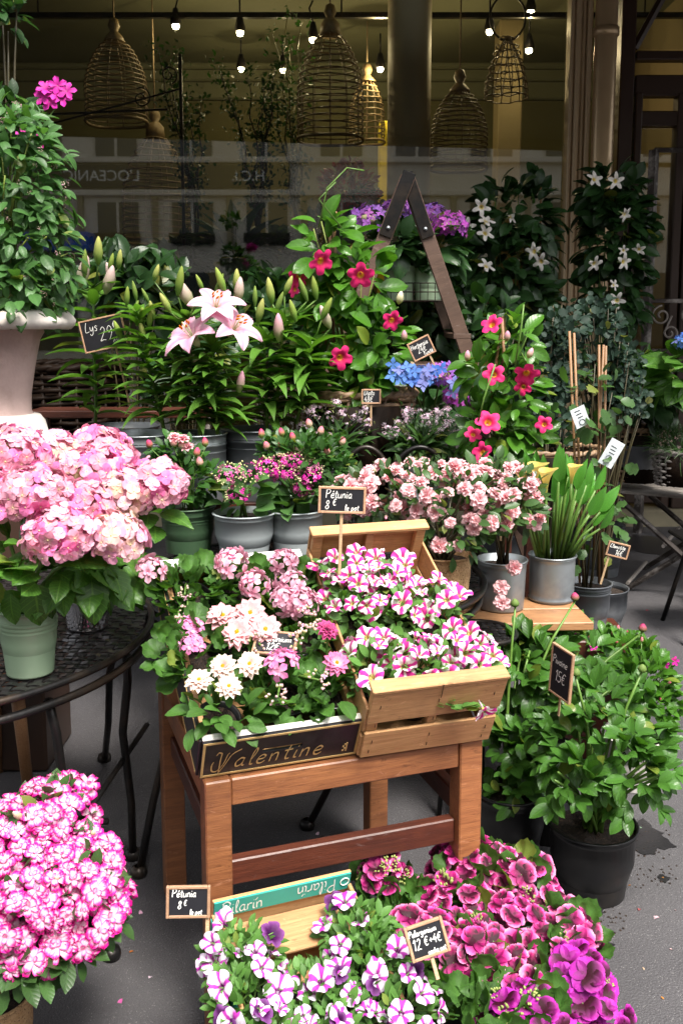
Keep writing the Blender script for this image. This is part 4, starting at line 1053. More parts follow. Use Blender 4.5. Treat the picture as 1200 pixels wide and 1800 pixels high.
slat('top_rail', (WW / 2, .012, WH + .003), (WW + .004, .034, .009)); slat('top_rail', (WW / 2, WL - .012, WH + .003), (WW + .004, .034, .009))
for k in range(4): slat('bottom_slat', (WW / 2, .06 + k * .13, .003), (WW - .02, .1, .005))
g = G()                        # staples and pencil marks
for x in (.02, WW * .5, WW - .02):
    for z in (.02, .05, .1, .155): g.box((x + rnd.uniform(-.004, .004), -.0044, z), (.0012, .001, .009))
g.tube([(WW * .5, -.006, WH + .008), (WW * .505, -.006, WH - .03)], .0009, 4); part('staple', g, M['iron'], wc, kind='stuff')

# cardboard crate in front: teal print
F = PZ(368, 1588, .36); Bk = PZ(603, 1535, .36); d = (Bk - F); yaw = math.atan2(d.y, d.x); PW = (Bk - F).length; PL, PH = .46, .10
# crate origin at its back left corner; it runs towards the camera
MPc = T((F.x, F.y, .262)) @ rotz(yaw) @ rotx(R(16)); 
pc = thing('cardboard_crate', 'teal and white printed shallow crate of purple white petunias on the ground', 'crate', M=MPc)
part('back_panel', G().box((PW / 2, 0, PH / 2), (PW, .008, PH), bev=.001), M['crate'], pc)
tb = part('printed_flap', G().box((PW / 2, .0, PH + .012), (PW + .004, .007, .036), bev=.001), M['crate'], pc, M=Matrix())
tf = part('printed_strip', G().box((PW / 2, -.006, PH + .010), (PW, .004, .040), bev=.0005), M['teal'], pc)
def wordflip(word, cx, size, flip):
    g = G(); wd = sum(GL[{'í': 'i'}.get(ch, ch)][0] * 1.05 for ch in word) * size
    write(g, word, 0, 0, size, .0030, .0, 0, (.0004, .0009)); g.xf(T((-wd / 2, 0, -size * .45)))
    if flip: g.xf(Matrix.Rotation(math.pi, 4, 'Y'))
    part('lettering', g, M['whiteink'], tf, M=T((cx, -.0088, PH + .010)))
wordflip('Pilarín', PW * .20, .031, False); wordflip('Pilarín', PW * .74, .031, True)
part('seal_mark', G().tube([(PW * .955 + .009 * math.cos(a), -.0088, PH + .012 + .009 * math.sin(a)) for a in [6.283 * j / 20 for j in range(20)]], .0012, 4, closed=True), M['whiteink'], tf)
for x in (0, PW): part('side_panel', G().box((x, -PL / 2, PH / 2), (.008, PL - .01, PH), bev=.001), M['crate'], pc)
part('printed_side', G().box((-.0055, -PL / 2, PH / 2), (.002, PL - .02, PH - .01)), M['teal'], pc)
part('front_panel', G().box((PW / 2, -PL, PH / 2), (PW, .008, PH), bev=.001), M['crate'], pc)
part('bottom_board', G().box((PW / 2, -PL / 2, .003), (PW - .01, PL - .01, .005)), M['crate'], pc)
part('liner', G().box((PW / 2, -.06, PH * .7), (PW - .03, .09, .008), bev=.002), M['crate'], pc)

o = thing('support_block', 'low dark wooden block propping up the cardboard crate', 'block', (F.x + .16, F.y - .16, 0), rz=yaw); part('body', G().box((0, 0, .085), (.2, .14, .17), bev=.004), M['teakdark'], o)
# ---- bench for the zinc pots
BZ = .60
o = thing('plank_bench', 'orange brown wooden bench behind the peonies carrying the zinc pots', 'bench', (.52, 2.93, 0), rz=R(3))
part('plank', G().box((0, -.07, BZ - .016), (.46, .13, .026), bev=.003), M['shelfwood'], o); part('plank', G().box((0, .075, BZ - .016), (.46, .13, .026), bev=.003), M['shelfwood'], o)
for x in (-.16, .12):
    for y in (-.07, .09): part('leg', G().box((x, y, (BZ - .03) / 2), (.03, .03, BZ - .03), bev=.003), M['teakdark'], o)
# ---- dark shelf behind, carrying lilies and baskets
SZ = .84
o = thing('plant_shelf', 'long dark plank shelf at the back under the lilies and wicker basket', 'shelf', (-.2, 3.78, 0))
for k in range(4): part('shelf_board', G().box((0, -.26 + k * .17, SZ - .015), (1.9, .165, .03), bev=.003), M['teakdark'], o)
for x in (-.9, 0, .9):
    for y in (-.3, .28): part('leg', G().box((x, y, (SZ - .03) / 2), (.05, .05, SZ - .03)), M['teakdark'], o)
# dark wicker hamper far left
def weave(o, rt, rb, h, mat, rows=16, stakes=22, amp=.006, rad=.006, z0=0, oval=1.0, name='wicker_weave'):
    g = G(); n = stakes * 4
    for k in range(rows):
        z = z0 + h * (k + .5) / rows; rr = rb + (rt - rb) * (k + .5) / rows
        g.tube([((rr + amp * math.cos(stakes / 2 * a + math.pi * k)) * math.cos(a), oval * (rr + amp * math.cos(stakes / 2 * a + math.pi * k)) * math.sin(a), z + .3 * rad * math.sin(a * 5 + k)) for a in [6.2832 * j / n for j in range(n)]], rad, 5, closed=True)
    part(name, g, M[mat], o, True)
    g = G()
    for j in range(stakes):
        a = 6.2832 * (j + .5) / stakes; g.tube([(rb * math.cos(a), oval * rb * math.sin(a), z0), (rt * math.cos(a), oval * rt * math.sin(a), z0 + h)], rad * .8, 5)
    part('wicker_stake', g, M[mat], o, True)
    g = G(); nn = 60
    for q in range(2): g.tube([((rt + .008 * math.cos(a * 14 + q * math.pi)) * math.cos(a), oval * (rt + .008 * math.cos(a * 14 + q * math.pi)) * math.sin(a), z0 + h + .006 * math.sin(a * 14 + q * math.pi)) for a in [6.2832 * j / nn for j in range(nn)]], rad * 1.3, 5, closed=True)
    part('braided_rim', g, M[mat], o, True)
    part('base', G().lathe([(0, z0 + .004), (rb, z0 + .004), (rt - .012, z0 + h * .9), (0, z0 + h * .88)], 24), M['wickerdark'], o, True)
v = P(110, 700, 4.6); o = thing('wicker_hamper', 'dark brown wicker hamper in the shade behind the lily pots', 'hamper', (v.x, 4.6, 0)); weave(o, .30, .28, 1.28, 'wickerdark', 44, 26, .008, .013)
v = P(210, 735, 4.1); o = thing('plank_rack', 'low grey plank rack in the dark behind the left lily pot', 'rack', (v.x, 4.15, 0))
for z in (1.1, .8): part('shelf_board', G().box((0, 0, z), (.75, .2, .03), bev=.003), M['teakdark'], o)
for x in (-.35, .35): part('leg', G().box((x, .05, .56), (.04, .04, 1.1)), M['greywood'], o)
# terracotta coloured wooden leg under the left table -> small stool
v = PZ(45, 1388, 0); o = thing('wooden_stool', 'small orange brown wooden stool under the left lattice table', 'stool', (v.x - .1, v.y, 0)); part('seat', G().lathe([(0, .42), (.17, .42), (.17, .39), (0, .39)], 30), M['teak'], o)
for a in (-.3, 1.8, 3.9): part('leg', G().tube([(.10 * math.cos(a), .10 * math.sin(a), .39), (.13 * math.cos(a), .13 * math.sin(a), 0)], [.022, .017], 10), M['shelfwood'], o, True)

# ---- urn
v = P(-5, 572, 3.2); ur = .246; base = P(0, 745, 3.2).z
o = thing('stone_urn', 'tall white and pinkish stone urn on a pedestal at the left edge', 'urn', (v.x, 3.2, 0))
zr = P(0, 548, 3.2).z
g = G(); 
V = []; 
prof = [(.15, zr - .055), (.235, zr - .058), (.248, zr - .045), (.252, zr - .03), (.235, zr - .006), (.205, zr + .004), (.19, zr), (.18, zr - .03), (0, zr - .03)]
g.lathe(prof, 60); A_ = g.arr()[0]; ang = np.arctan2(A_[:, 1], A_[:, 0]); rr_ = np.hypot(A_[:, 0], A_[:, 1]); wv = .004 * np.abs(np.sin(ang * 14)) * (rr_ > .2); A_[:, 2] += wv; part('carved_rim', g, M['stone'], o, True)
part('stem', G().lathe([(.155, zr - .056), (.135, zr - .09), (.115, zr - .18), (.10, zr - .27), (.098, base + .045), (.105, base + .03)], 48), M['stonepink'], o, True)
part('foot_moulding', G().lathe([(.105, base + .035), (.125, base + .03), (.14, base + .01), (.15, base - .03), (.17, base - .04), (.17, base - .07), (0, base - .07)], 48), M['stone'], o, True)
part('pedestal', G().box((0, 0, (base - .07) / 2), (.30, .30, base - .07), bev=.01), M['brown'], o)

# ---- wooden A ladder
LY = 4.45; top = P(716, 312, LY); o = thing('step_ladder', 'brown wooden A shaped step ladder with dark metal top plates', 'ladder', (top.x, LY, 0))
zt = top.z; pr = P(826, 632, LY); kx = (pr.x - top.x) / (top.z - pr.z); pl = P(655, 470, LY); kl = (top.x - pl.x) / (top.z - pl.z)
for dy in (0, .42):
    for sgn, kk in ((1, kx), (-1, kl)):
        L_ = math.hypot(zt, kk * zt); a = math.atan(kk) * sgn
        st = part('stile', G().box((0, 0, 0), (.065, .03, L_), bev=.003), M['ladder'], o, M=T((sgn * kk * zt / 2, dy + (.016 if sgn > 0 else -.016), zt / 2)) @ Matrix.Rotation(-a, 4, 'Y'))
        if dy == 0:
            part('hinge_plate', G().box((sgn * .0, -.018 - .004, L_ / 2 - .13), (.058, .005, .30), bev=.002), M['iron'], st)
            part('bolt', G().lathe([(0, .006), (.008, .004), (.009, 0)], 10).xf(rotx(math.pi / 2)), M['zinc'], st, True, M=T((0, -.026, L_ / 2 - .24)))
part('top_pin', G().tube([(0, -.04, zt - .02), (0, .46, zt - .02)], .02, 10), M['iron'], o, True)
for z in (.5, .95, 1.42):
    for sgn, kk in ((1, kx), (-1, kl)): part('tread', G().box((sgn * kk * (zt - z), .21, z), (.08, .42, .024), bev=.002), M['ladder'], o)
part('cross_board', G().box((0, .21, 1.28), ((kx + kl) * (zt - 1.28), .34, .02), bev=.002), M['ladder'], o)

# ---- folding slat stand at right with two baskets
v = P(1150, 855, 5.35); SH = v.z; o = thing('folding_stand', 'worn folding stand with a grey slatted top at the right, holding wicker baskets', 'stand', (1.95, 5.3, 0), rz=R(-28))
for k in range(8): part('slat', G().box((0, -.24 + k * .068, SH - .01), (.85, .060, .014), bev=.002), M['greywood'], o)
for y in (-.26, .25):
    part('leg', G().tube([(-.38, y, SH - .02), (.30, y, 0)], .016, 6), M['irongrey'], o); part('leg', G().tube([(.38, y + .03, SH - .02), (-.30, y + .03, 0)], .016, 6), M['irongrey'], o)
for x in (-.28, .28): part('cross_bar', G().tube([(x, -.26, .05), (x, .27, .05)], .011, 6), M['greywood'], o)
part('cross_bar', G().tube([(-.1, -.26, .28), (-.1, .27, .28)], .011, 6), M['greywood'], o)
def basket(label, px, ytop, ybot, wpx, Y, mat='wicker', rows=13, handles=True, oval=.8, taper=.78, rad=.008, z=None, grp=None):
    t = P(px, ytop, Y); b = P(px, ybot, Y); rt = wpx / 2 * Y / FPX; h = t.z - b.z
    o = thing('wicker_basket', label, 'basket', (t.x, Y, b.z), group='wicker baskets'); weave(o, rt, rt * taper, h, mat, rows, 20, .007, rad, oval=oval)
    if handles:
        for sg in (-1, 1):
            g = G(); n = 22
            for q in range(3):
                g.tube([(sg * rt * .93 + .0 + sg * .010 * math.cos(i * .9 + q * 2.1), oval * 0 + .08 * math.cos(math.pi * i / n) , h - .02 + .125 * math.sin(math.pi * i / n) + .010 * math.sin(i * .9 + q * 2.1)) for i in range(n + 1)], .008, 6)
            part('handle', g, M['rope' if mat == 'wicker' else mat], o, True)
    return o, t.x, b.z + h, rt
basket('brown wicker basket on the folding stand, below the dark leaves at the right', 1122, 752, 846, 92, 5.3, rows=12)
basket('grey wicker bowl basket of tiny white flowers at the right edge', 1194, 792, 852, 96, 5.0, 'wickergrey', 10, False)
basket('long brown wicker basket behind the second mandevilla', 972, 790, 850, 170, 4.3, rows=9, handles=False)
basket('large wicker basket with thick rope handles in the middle, holding the mandevilla', 628, 690, 868, 200, 3.72, rows=15, rad=.0105)
v = PZ(1192, 1135, 0); o = thing('iron_leg_chair', 'dark iron chair whose foot shows at the right edge', 'chair', (v.x + .25, v.y + .1, 0))
for (x, y) in ((-.22, -.1), (.2, -.1), (-.2, .28), (.2, .28)): part('leg', G().tube([(x * .6, y * .6, .45), (x, y, 0)], .012, 8), M['iron'], o, True)
part('seat', G().box((0, .08, .46), (.4, .38, .02), bev=.006), M['iron'], o)
# row of crates to hold up things behind the peonies
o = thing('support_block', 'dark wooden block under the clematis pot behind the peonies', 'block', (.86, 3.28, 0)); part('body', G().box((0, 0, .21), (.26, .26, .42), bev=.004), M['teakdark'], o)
# ================================================================ PLANTS
def potted(name, label, cat, c, z, rt, rb, h, potm, ribs=(), group=None, soilm='soil', pn='pot', soilz=.85):
    """a plant thing whose base is the middle of its pot's bottom"""
    o = thing(name, label, cat, (c[0], c[1], z), group=group); pot(o, rt, rb, h, potm, ribs, soilm=soilm, name=pn, soilz=soilz); return o
def loc(o): return wmat(o).translation
def bloom_at(o, key, lst, r, Yd, mat='petal', face=(0, -1, .35), jt=.35, name='flower'):
    pts = []
    for q in lst:
        Y = q[2] if len(q) > 2 and q[2] else Yd; s = (q[3] if len(q) > 3 else 1) * r
        pts.append((P(q[0], q[1], Y), s * Y / FPX, Vector(face) + rv() * jt))
    at_flowers(o, key, pts, mat, name); return [p for p, s, d in pts]
FL['bud_rose'] = [bud((.18, .32, .06), (.84, .06, .22), .36), bud((.62, .62, .35), (.88, .22, .32), .38)]
FL['rose'] = [flower_double((.80, .10, .25), (.88, .62, .62)) for _ in range(2)]
FL['lilybud'] = [bud((.13, .27, .04), (.32, .42, .08), .15, 8), bud((.16, .30, .05), (.46, .48, .14), .17, 8), bud((.14, .26, .05), (.26, .38, .08), .13, 8)]
FL['lilypink'] = [bud((.28, .34, .12), (.72, .38, .48), .19, 8), bud((.35, .4, .18), (.76, .56, .54), .2, 8)]
FL['peonybud'] = [bud((.12, .24, .04), (.55, .05, .18), .48), bud((.14, .26, .05), (.20, .30, .08), .5)]
FL['budpink'] = [bud((.35, .42, .12), (.80, .35, .5), .3, 6), bud((.40, .5, .15), (.82, .72, .55), .3, 6)]
FL['magenta'] = [petals(G(), 5, 1, .75, .3, lambda t, s: lerp((.40, .01, .20), (.70, .03, .42), t), ruf=.06) for _ in range(3)]
def minicluster(cols, n, rr, fr=.14, budc=(.72, .66, .38), pb=.3, flat=.6):
    g = G()
    fs = [petals(G(), 4, 1, .8, .2, (lambda c: (lambda t, s: c))(c), nt=2, ns=2, cup=.1, ruf=0) for c in cols]
    for k in range(n):
        d = rv(); d.z = abs(d.z); p = Vector((d.x, d.y, d.z * flat)) * rr * rnd.uniform(.75, 1)
        if rnd.random() < pb: g.put(bud((.35, .45, .12), budc, .4, 5), frame_z(p, d, fr * 1.0))
        else: g.put(rnd.choice(fs), frame_z(p, d + rv() * .3, fr))
    return g
FL['kal'] = [minicluster([(.80, .03, .42), (.74, .05, .40), (.84, .2, .52)], 62, 1, .2) for _ in range(3)]
FL['kalb'] = [minicluster([(.80, .08, .42), (.84, .3, .5)], 60, 1, .17, pb=.5) for _ in range(2)]
FL['forget'] = [minicluster([(.74, .50, .66), (.80, .66, .74)], 14, 1, .34, (.6, .3, .45), .2) for _ in range(3)]
FL['gbud'] = [minicluster([(.8, .4, .6)], 16, 1, .38, (.80, .50, .55), .9) for _ in range(3)]
def umbel(key, n, fr, flat=.65):
    g = G(); pts = []
    for k in range(n * 8):
        d = rv(); d.z = abs(d.z) * .9 + .05; p = Vector((d.x, d.y, d.z * flat))
        if any((p - q).length < fr * .75 for q in pts): continue
        pts.append(p); g.put(rnd.choice(FL[key]), frame_z(p * (1 - fr * .3), d + rv() * .25, fr), rnd.uniform(.85, 1.1))
        g.tube([(0, 0, -.5), tuple(p * .8)], .03, 4, C=(.25, .36, .08))
        if len(pts) >= n: break
    return g
FL['gbudg'] = [minicluster([(.3, .4, .1)], 16, 1, .4, (.42, .48, .16), .95) for _ in range(2)]
FL['ugeran'] = [umbel('geran', 8, .60) for _ in range(3)]; FL['ugeranp'] = [umbel('geranp', 7, .60) for _ in range(2)]

# ---- urn shrub and the magenta flowers over it
o = thing('urn_shrub', 'leafy green shrub with tiny pale buds growing in the stone urn', 'shrub', (P(-5, 548, 3.2).x, 3.2, P(0, 548, 3.2).z))
el = [E(25, 330, 3.2, 85, 115), E(45, 450, 3.15, 75, 85), E(15, 250, 3.25, 65, 60), E(20, 520, 3.12, 80, 45)]
leaves(o, 'mand', 'lf_urn', el, 1050, .062, 290, up=-.35, out=.8, nrm=.7, fmax=1.2)
blooms(o, 'gbud', el, 60, .010, 60, name='bud_cluster', sep=1)
stems(o, P(10, 548, 3.2), [c + Vector((r.x * d.x, r.y * d.y, r.z * abs(d.z))) for c, r in el for d in [rv() for _ in range(7)]], .0035)
o = thing('magenta_geranium', 'dark leaved trailing plant with magenta flowers rising above the urn shrub', 'flowering plant', P(20, 400, 3.45))
leaves(o, 'small', 'lf_dark', [E(10, 230, 3.5, 55, 60), E(5, 30, 3.5, 40, 35)], 260, .07, 120)
pts = bloom_at(o, 'magenta', [(80, 155), (98, 162), (110, 172), (88, 178), (102, 150), (76, 170), (118, 160), (50, 232), (60, 248), (74, 256), (42, 240)], 17, 3.4, 'petal2')
stems(o, P(20, 400, 3.45), pts, .0025)
stems(o, P(20, 400, 3.45), [P(5, 30, 3.5), P(30, 20, 3.5), P(15, 55, 3.5)], .004, 'stemdark')

# ---- pink hydrangeas
def hyd_head(o, px, py, Y, r, key, fpx, cap=40, n=75, flat=.78, leafstem=None):
    c, rad = E(px, py, Y, r, r * flat); inv = wmat(o).inverted()
    g = G().lathe([(0, -.5), (.35, -.4), (.6, 0), (.55, .35), (0, .6)], 12, C=(.5, .5, .25)); h = part('flower_head', G().put(g, T(inv @ c) @ S(tuple(rad * .85))), M['petal'], o, True)
    cnt = 0; items = []; s = fpx * Y / FPX; pts = []
    for k in range(n * 14):
        d = rv()
        if d.z < -.55: continue
        p = c + Vector((rad.x * d.x, rad.y * d.y, rad.z * d.z)) * rnd.uniform(.82, 1.08)
        if any((p - q).length < s * .9 for q in pts): continue
        pts.append(p); items.append((inv @ frame_z(p, d + rv() * .55, s * rnd.uniform(.8, 1.15)), rnd.randrange(len(FL[key]))))
        if len(items) >= n: break
    emit(h, 'floret', FL[key], M['petal'], items, cap, 'floret_mass', 8); return c
def hydrangea(label, potc, potz, potdim, potm, heads, leafells, nleaf, lsize, key='hydp', fpx=17, lmat='lf_hyd', cap=200, ribs=(), group=None, hcap=36, n=75, lkey='hyd', minpx=9, name='hydrangea_plant'):
    o = potted(name, label, 'hydrangea', potc, potz, *potdim, potm, ribs, group)
    tips = []
    for hd in heads: tips.append(hyd_head(o, hd[0], hd[1], hd[2], hd[3], hd[4] if len(hd) > 4 else key, fpx, hcap, n))
    leaves(o, lkey, lmat, leafells, nleaf, lsize, cap, out=.95, up=.0, nrm=.9, fmin=.5, fmax=1.0, minpx=minpx)
    stems(o, loc(o) + Vector((0, 0, potdim[2] * .8)), tips, .0045); return o
v = PZ(54, 1180, tz + .004)
hydrangea('pink hydrangea in the sage green pot on the left table', v, tz + .004, (.064, .051, .150), 'sage',
   [(15, 805, 2.12, 72), (62, 868, 2.0, 64), (108, 942, 1.93, 66), (-10, 880, 2.0, 60), (205, 945, 1.98, 52, 'hydc'), (140, 890, 2.05, 55)],
   [E(60, 985, 2.05, 125, 60), E(10, 1010, 2.0, 60, 60), E(130, 985, 2.1, 100, 50)], 95, .088, ribs=(.68, .74, .80), group='potted hydrangeas', cap=110, fpx=16, n=105)
v = PZ(155, 1100, tz + .004)
hydrangea('pink hydrangea in the shiny tin bucket on the left table', v, tz + .004, (.060, .052, .095), 'chrome',
   [(95, 815, 2.35, 66, 'hydc'), (160, 845, 2.28, 72), (215, 870, 2.25, 62, 'hydc'), (272, 852, 2.28, 54), (175, 800, 2.4, 60)],
   [E(180, 970, 2.25, 75, 45), E(262, 905, 2.32, 38, 38), E(215, 1010, 2.22, 34, 26)], 55, .082, ribs=(.8, .87), group='potted hydrangeas', cap=80, fpx=15.5, n=105)

# ---- roses and kalanchoes on the middle table
v = PZ(332, 968, tz + .004); o = potted('rose_plant', 'miniature pink and white roses in the dark green pot', 'rose', v, tz + .004, .090, .074, .155, 'dgreen', (.62, .68, .74), 'miniature roses')
el = [E(325, 845, 3.2, 62, 48), E(310, 805, 3.25, 45, 35)]
leaves(o, 'small', 'lf_rose', el, 420, .042, 230)
rs = bloom_at(o, 'bud_rose', [(265, 788), (305, 785), (320, 790), (345, 803), (362, 786), (290, 815), (352, 820)], 18, 3.15, face=(0, -.1, 1)); r2 = bloom_at(o, 'rose', [(307, 769), (330, 786), (322, 772)], 13, 3.15, face=(0, -.5, 1))
stems(o, loc(o) + Vector((0, 0, .13)), rs + r2, .002)
v = PZ(520, 950, tz + .004); o = potted('rose_plant', 'miniature pink and white roses in the pale green pot behind the kalanchoes', 'rose', v, tz + .004, .085, .07, .17, 'sage', (.7,), 'miniature roses')
el = [E(545, 800, 3.25, 70, 40), E(500, 790, 3.28, 45, 28), E(575, 835, 3.22, 45, 35)]
leaves(o, 'small', 'lf_rose', el, 480, .040, 230)
rs = bloom_at(o, 'bud_rose', [(460, 770), (470, 790), (497, 768), (516, 776), (545, 752), (493, 788), (600, 783), (562, 765), (575, 800)], 17, 3.2, face=(0, -.1, 1))
stems(o, loc(o) + Vector((0, 0, .14)), rs, .002)
for (px, py, lb, cl, pr_) in ((430, 975, 'kalanchoe with one low magenta cluster in the front pale grey pot', [(400, 835, 26, 'kalb'), (438, 832, 28, 'kalb'), (418, 870, 24, 'kal')], .100), (520, 968, 'kalanchoe with many magenta clusters in the grey pot behind the petunia sign', [(470, 822, 26, 'kal'), (500, 832, 26, 'kal'), (512, 812, 22, 'kal'), (542, 838, 25, 'kal'), (532, 862, 22, 'kal'), (550, 822, 20, 'kalb'), (490, 812, 20, 'kalb')], .093)):
    v = PZ(px, py, tz + .004); o = potted('kalanchoe_plant', lb, 'kalanchoe', v, tz + .004, pr_, pr_ * .78, .145, 'grypot', (.97,), 'kalanchoes in grey pots')
    el = [E(px, 888, v.y, 48, 20), E(px + 5, 865, v.y, 35, 22)]
    leaves(o, 'kal', 'lf_kal', el, 34, .085, 60, up=.35, out=1)
    tp = []
    for (x, y, r_, kk) in cl: tp += bloom_at(o, kk, [(x, y, v.y - .06)], r_, v.y, 'petal2', (0, -.5, 1), .2, 'flower_cluster')
    stems(o, loc(o) + Vector((0, 0, .13)), tp, .003)

# ---- lilies
def lily(label, pb, ptop, Y, potw, potm, budl, openf, nl=46, lsz=.17, gp_='lilies in zinc pots', second=None, pinkb=()):
    b = P(pb[0], pb[1], Y); rt = potw / 2 * Y / FPX
    o = potted('lily_plant', label, 'lily', (P(pb[2] if len(pb) > 2 else pb[0], pb[1], Y).x, Y), SZ, rt, rt * .85, b.z - SZ + .02, potm, (.75, .85), gp_, 'soilred')
    inv = wmat(o).inverted(); items = []; stl = [((pb[0], pb[1]), ptop)] + (second or [])
    for (s0, s1) in stl:
        a = P(s0[0], s0[1] + 5, Y); t = P(s1[0], s1[1], Y + rnd.uniform(-.05, .05)); n = nl
        pts = [a.lerp(t, i / 6) + Vector((math.sin(i * 1.1) * .004, 0, 0)) for i in range(7)]
        part('stem', G().tube([inv @ p for p in pts], [.007, .007, .0065, .006, .006, .005, .004], 7), M['stem'], o, True)
        for k in range(n):
            f = .12 + .88 * (k + rnd.random() * .6) / n; p = a.lerp(t, f); an = k * 2.4 + rnd.uniform(-.3, .3)
            d = Vector((math.cos(an), math.sin(an) * .9, .35 + .5 * (f > .85)))
            s = lsz * (.75 + .35 * math.sin(f * 3)) * rnd.uniform(.85, 1.15); items.append((inv @ frame_y(p, d, (0, 0, 1), s), rnd.randrange(4)))
    emit(o, 'leaf', LEAF['lily'], M['lf_lily'], items, 280, minpx=9)
    t = P(stl[0][1][0], stl[0][1][1], Y)
    for lst, kk in ((budl, 'lilybud'), (pinkb, 'lilypink')):
        if not lst: continue
        pp = []
        for (x, y, L_) in lst: q = P(x, y, Y - rnd.uniform(.0, .08)); pp.append((q - Vector((0, 0, L_ * .5 * Y / FPX)), L_ * Y / FPX, Vector((rnd.uniform(-.5, .5), -.2, 1))))
        at_flowers(o, kk, pp, 'petal', 'bud')
        g = G()
        for q, L_, d in pp:
            near = min([P(s1[0], s1[1], Y) for _, s1 in stl], key=lambda v_: (v_ - q).length); g.tube([inv @ near, inv @ (near.lerp(q, .6) - Vector((0, 0, .012))), inv @ q], [.004, .003, .003], 5)
        part('bud_stalk', g, M['stem'], o, True)
    for (x, y, r_, f) in openf:
        c = P(x, y, Y - .1); fz_ = frame_z(inv @ c, Vector(f), 1, rnd.random()); s = r_ * Y / FPX
        g = G().lathe([(.0, -.25 * s), (.1 * s, -.12 * s), (.12 * s, .05 * s)], 10, C=(.5, .58, .3)); g.tube([(0, 0, 0), (.02 * s, 0, .6 * s)], .015 * s, 5, C=(.6, .7, .4))
        for k in range(6):
            a = k * 1.047; g.tube([(0, 0, 0), (.12 * s * math.cos(a), .12 * s * math.sin(a), .5 * s)], .01 * s, 4, C=(.55, .65, .35)); g.put(bud((.70, .18, .01), (.75, .22, .01), .25, 5), T((.13 * s * math.cos(a), .13 * s * math.sin(a), .48 * s)) @ S(.13 * s) @ rotx(.6))
        fl = part('flower', g, M['petal'], o, True, M=fz_)
        for k in range(6):
            cc = lambda t, s_: lerp((.62, .62, .36), lerp((.80, .32, .50), (.84, .58, .68), abs(s_) * 1.1), .25 + t * 2.2)
            pt = sheet(1, .42 if k % 2 else .5, lambda t: math.sin(math.pi * t ** .8) ** .75 if 0 < t < 1 else .06, 9, 4, 1.9, 1.25, .1, -.05, .03, 1.5, k, cc)
            part('petal', pt, M['petal'], fl, True, M=rotz(k * 1.047) @ S(s * (1 if k % 2 else .95)))
    return o
lily('lily at the far left with pink tinged buds and thin dark stem', (168, 757, 215), (165, 505), 3.75, 128, 'zincdark', [(148, 462, 48), (172, 440, 48), (192, 460, 32), (208, 455, 34)], [], 42, .19, pinkb=[(140, 475, 56), (185, 490, 52), (200, 480, 40)])
lily('lily with tight green buds directly right of the lily price sign', (292, 770, 250), (240, 545), 3.5, 118, 'zinc', [(228, 545, 42), (246, 555, 40), (222, 520, 34), (262, 560, 36), (240, 510, 34), (215, 580, 38), (270, 545, 34), (255, 580, 34), (262, 518, 28)], [], 58, .16)
lily('lily with open pale pink flowers in the middle of the row', (382, 770, 345), (372, 600), 3.45, 108, 'zinc', [(312, 493, 52), (395, 490, 44), (378, 500, 44), (415, 492, 40), (300, 530, 38), (270, 478, 30), (357, 495, 30)], [(342, 598, 66, (-.45, -.5, .75)), (380, 545, 60, (.1, -.6, .8)), (408, 583, 62, (.5, -.55, .65))], 60, .16,
     second=[((352, 765), (330, 560))], pinkb=[(338, 512, 56), (418, 508, 44), (420, 670, 40)])
lily('lily with pale cream and green buds at the right of the row', (468, 762, 445), (466, 590), 3.55, 112, 'zincdark', [(452, 545, 44), (478, 510, 46), (484, 530, 40), (500, 500, 36), (540, 507, 42), (556, 505, 42), (565, 540, 42), (520, 545, 40), (448, 520, 36)], [], 44, .17,
     second=[((520, 740), (548, 600)), ((480, 757), (500, 560))], pinkb=[(490, 575, 50), (580, 555, 44)])

# ---- climbing mandevillas
def climber(label, potc, z, potdim, ells, n, lsize, flowers, fr, Yf, sticks, lkey='mand', lmat='lf_mand', fkey='mand', group=None, cap=260, potm='zincdark', buds=(), shoots=(), name='mandevilla_plant', cat='climbing plant', face=(0, -1, .15), tips=22):
    o = potted(name, label, cat, potc, z, *potdim, potm, (.8,), group); inv = wmat(o).inverted()
    leaves(o, lkey, lmat, ells, n, lsize, cap, up=-.1, nrm=.6)
    for s0, s1, Y in sticks: part('cane', G().tube([inv @ P(s0[0], s0[1], Y), inv @ P(*s1, Y)], .0055, 7), M['bamboo'], o, True)
    pp = bloom_at(o, fkey, [f[:4] for f in flowers], fr, Yf, 'petal', face, .75) if flowers else []
    if buds: pp += bloom_at(o, 'budpink', buds, 20, Yf, face=(.3, -.3, 1))
    b = loc(o) + Vector((0, 0, potdim[2])); tp = [c + Vector((r.x * d.x, r.y * d.y, r.z * d.z)) * .85 for c, r in ells for d in [rv() for _ in range(4)]][:tips]
    stems(o, b, tp, .0035)
    for s in shoots: part('shoot', G().tube([inv @ P(x, y, Yf) for x, y in s], .003, 5), M['stem'], o, True)
    for p in pp:      # short stalk behind each flower
        cc = min(ells, key=lambda e: (e[0] - p).length)[0]; q = p.lerp(cc, min(.8, .06 / max(.06, (cc - p).length))); part('flower_stalk', G().tube([inv @ (p + Vector((0, .03, -.01))), inv @ (q + Vector((0, .03, 0)))], .003, 5), M['stem'], o, True)
    return o
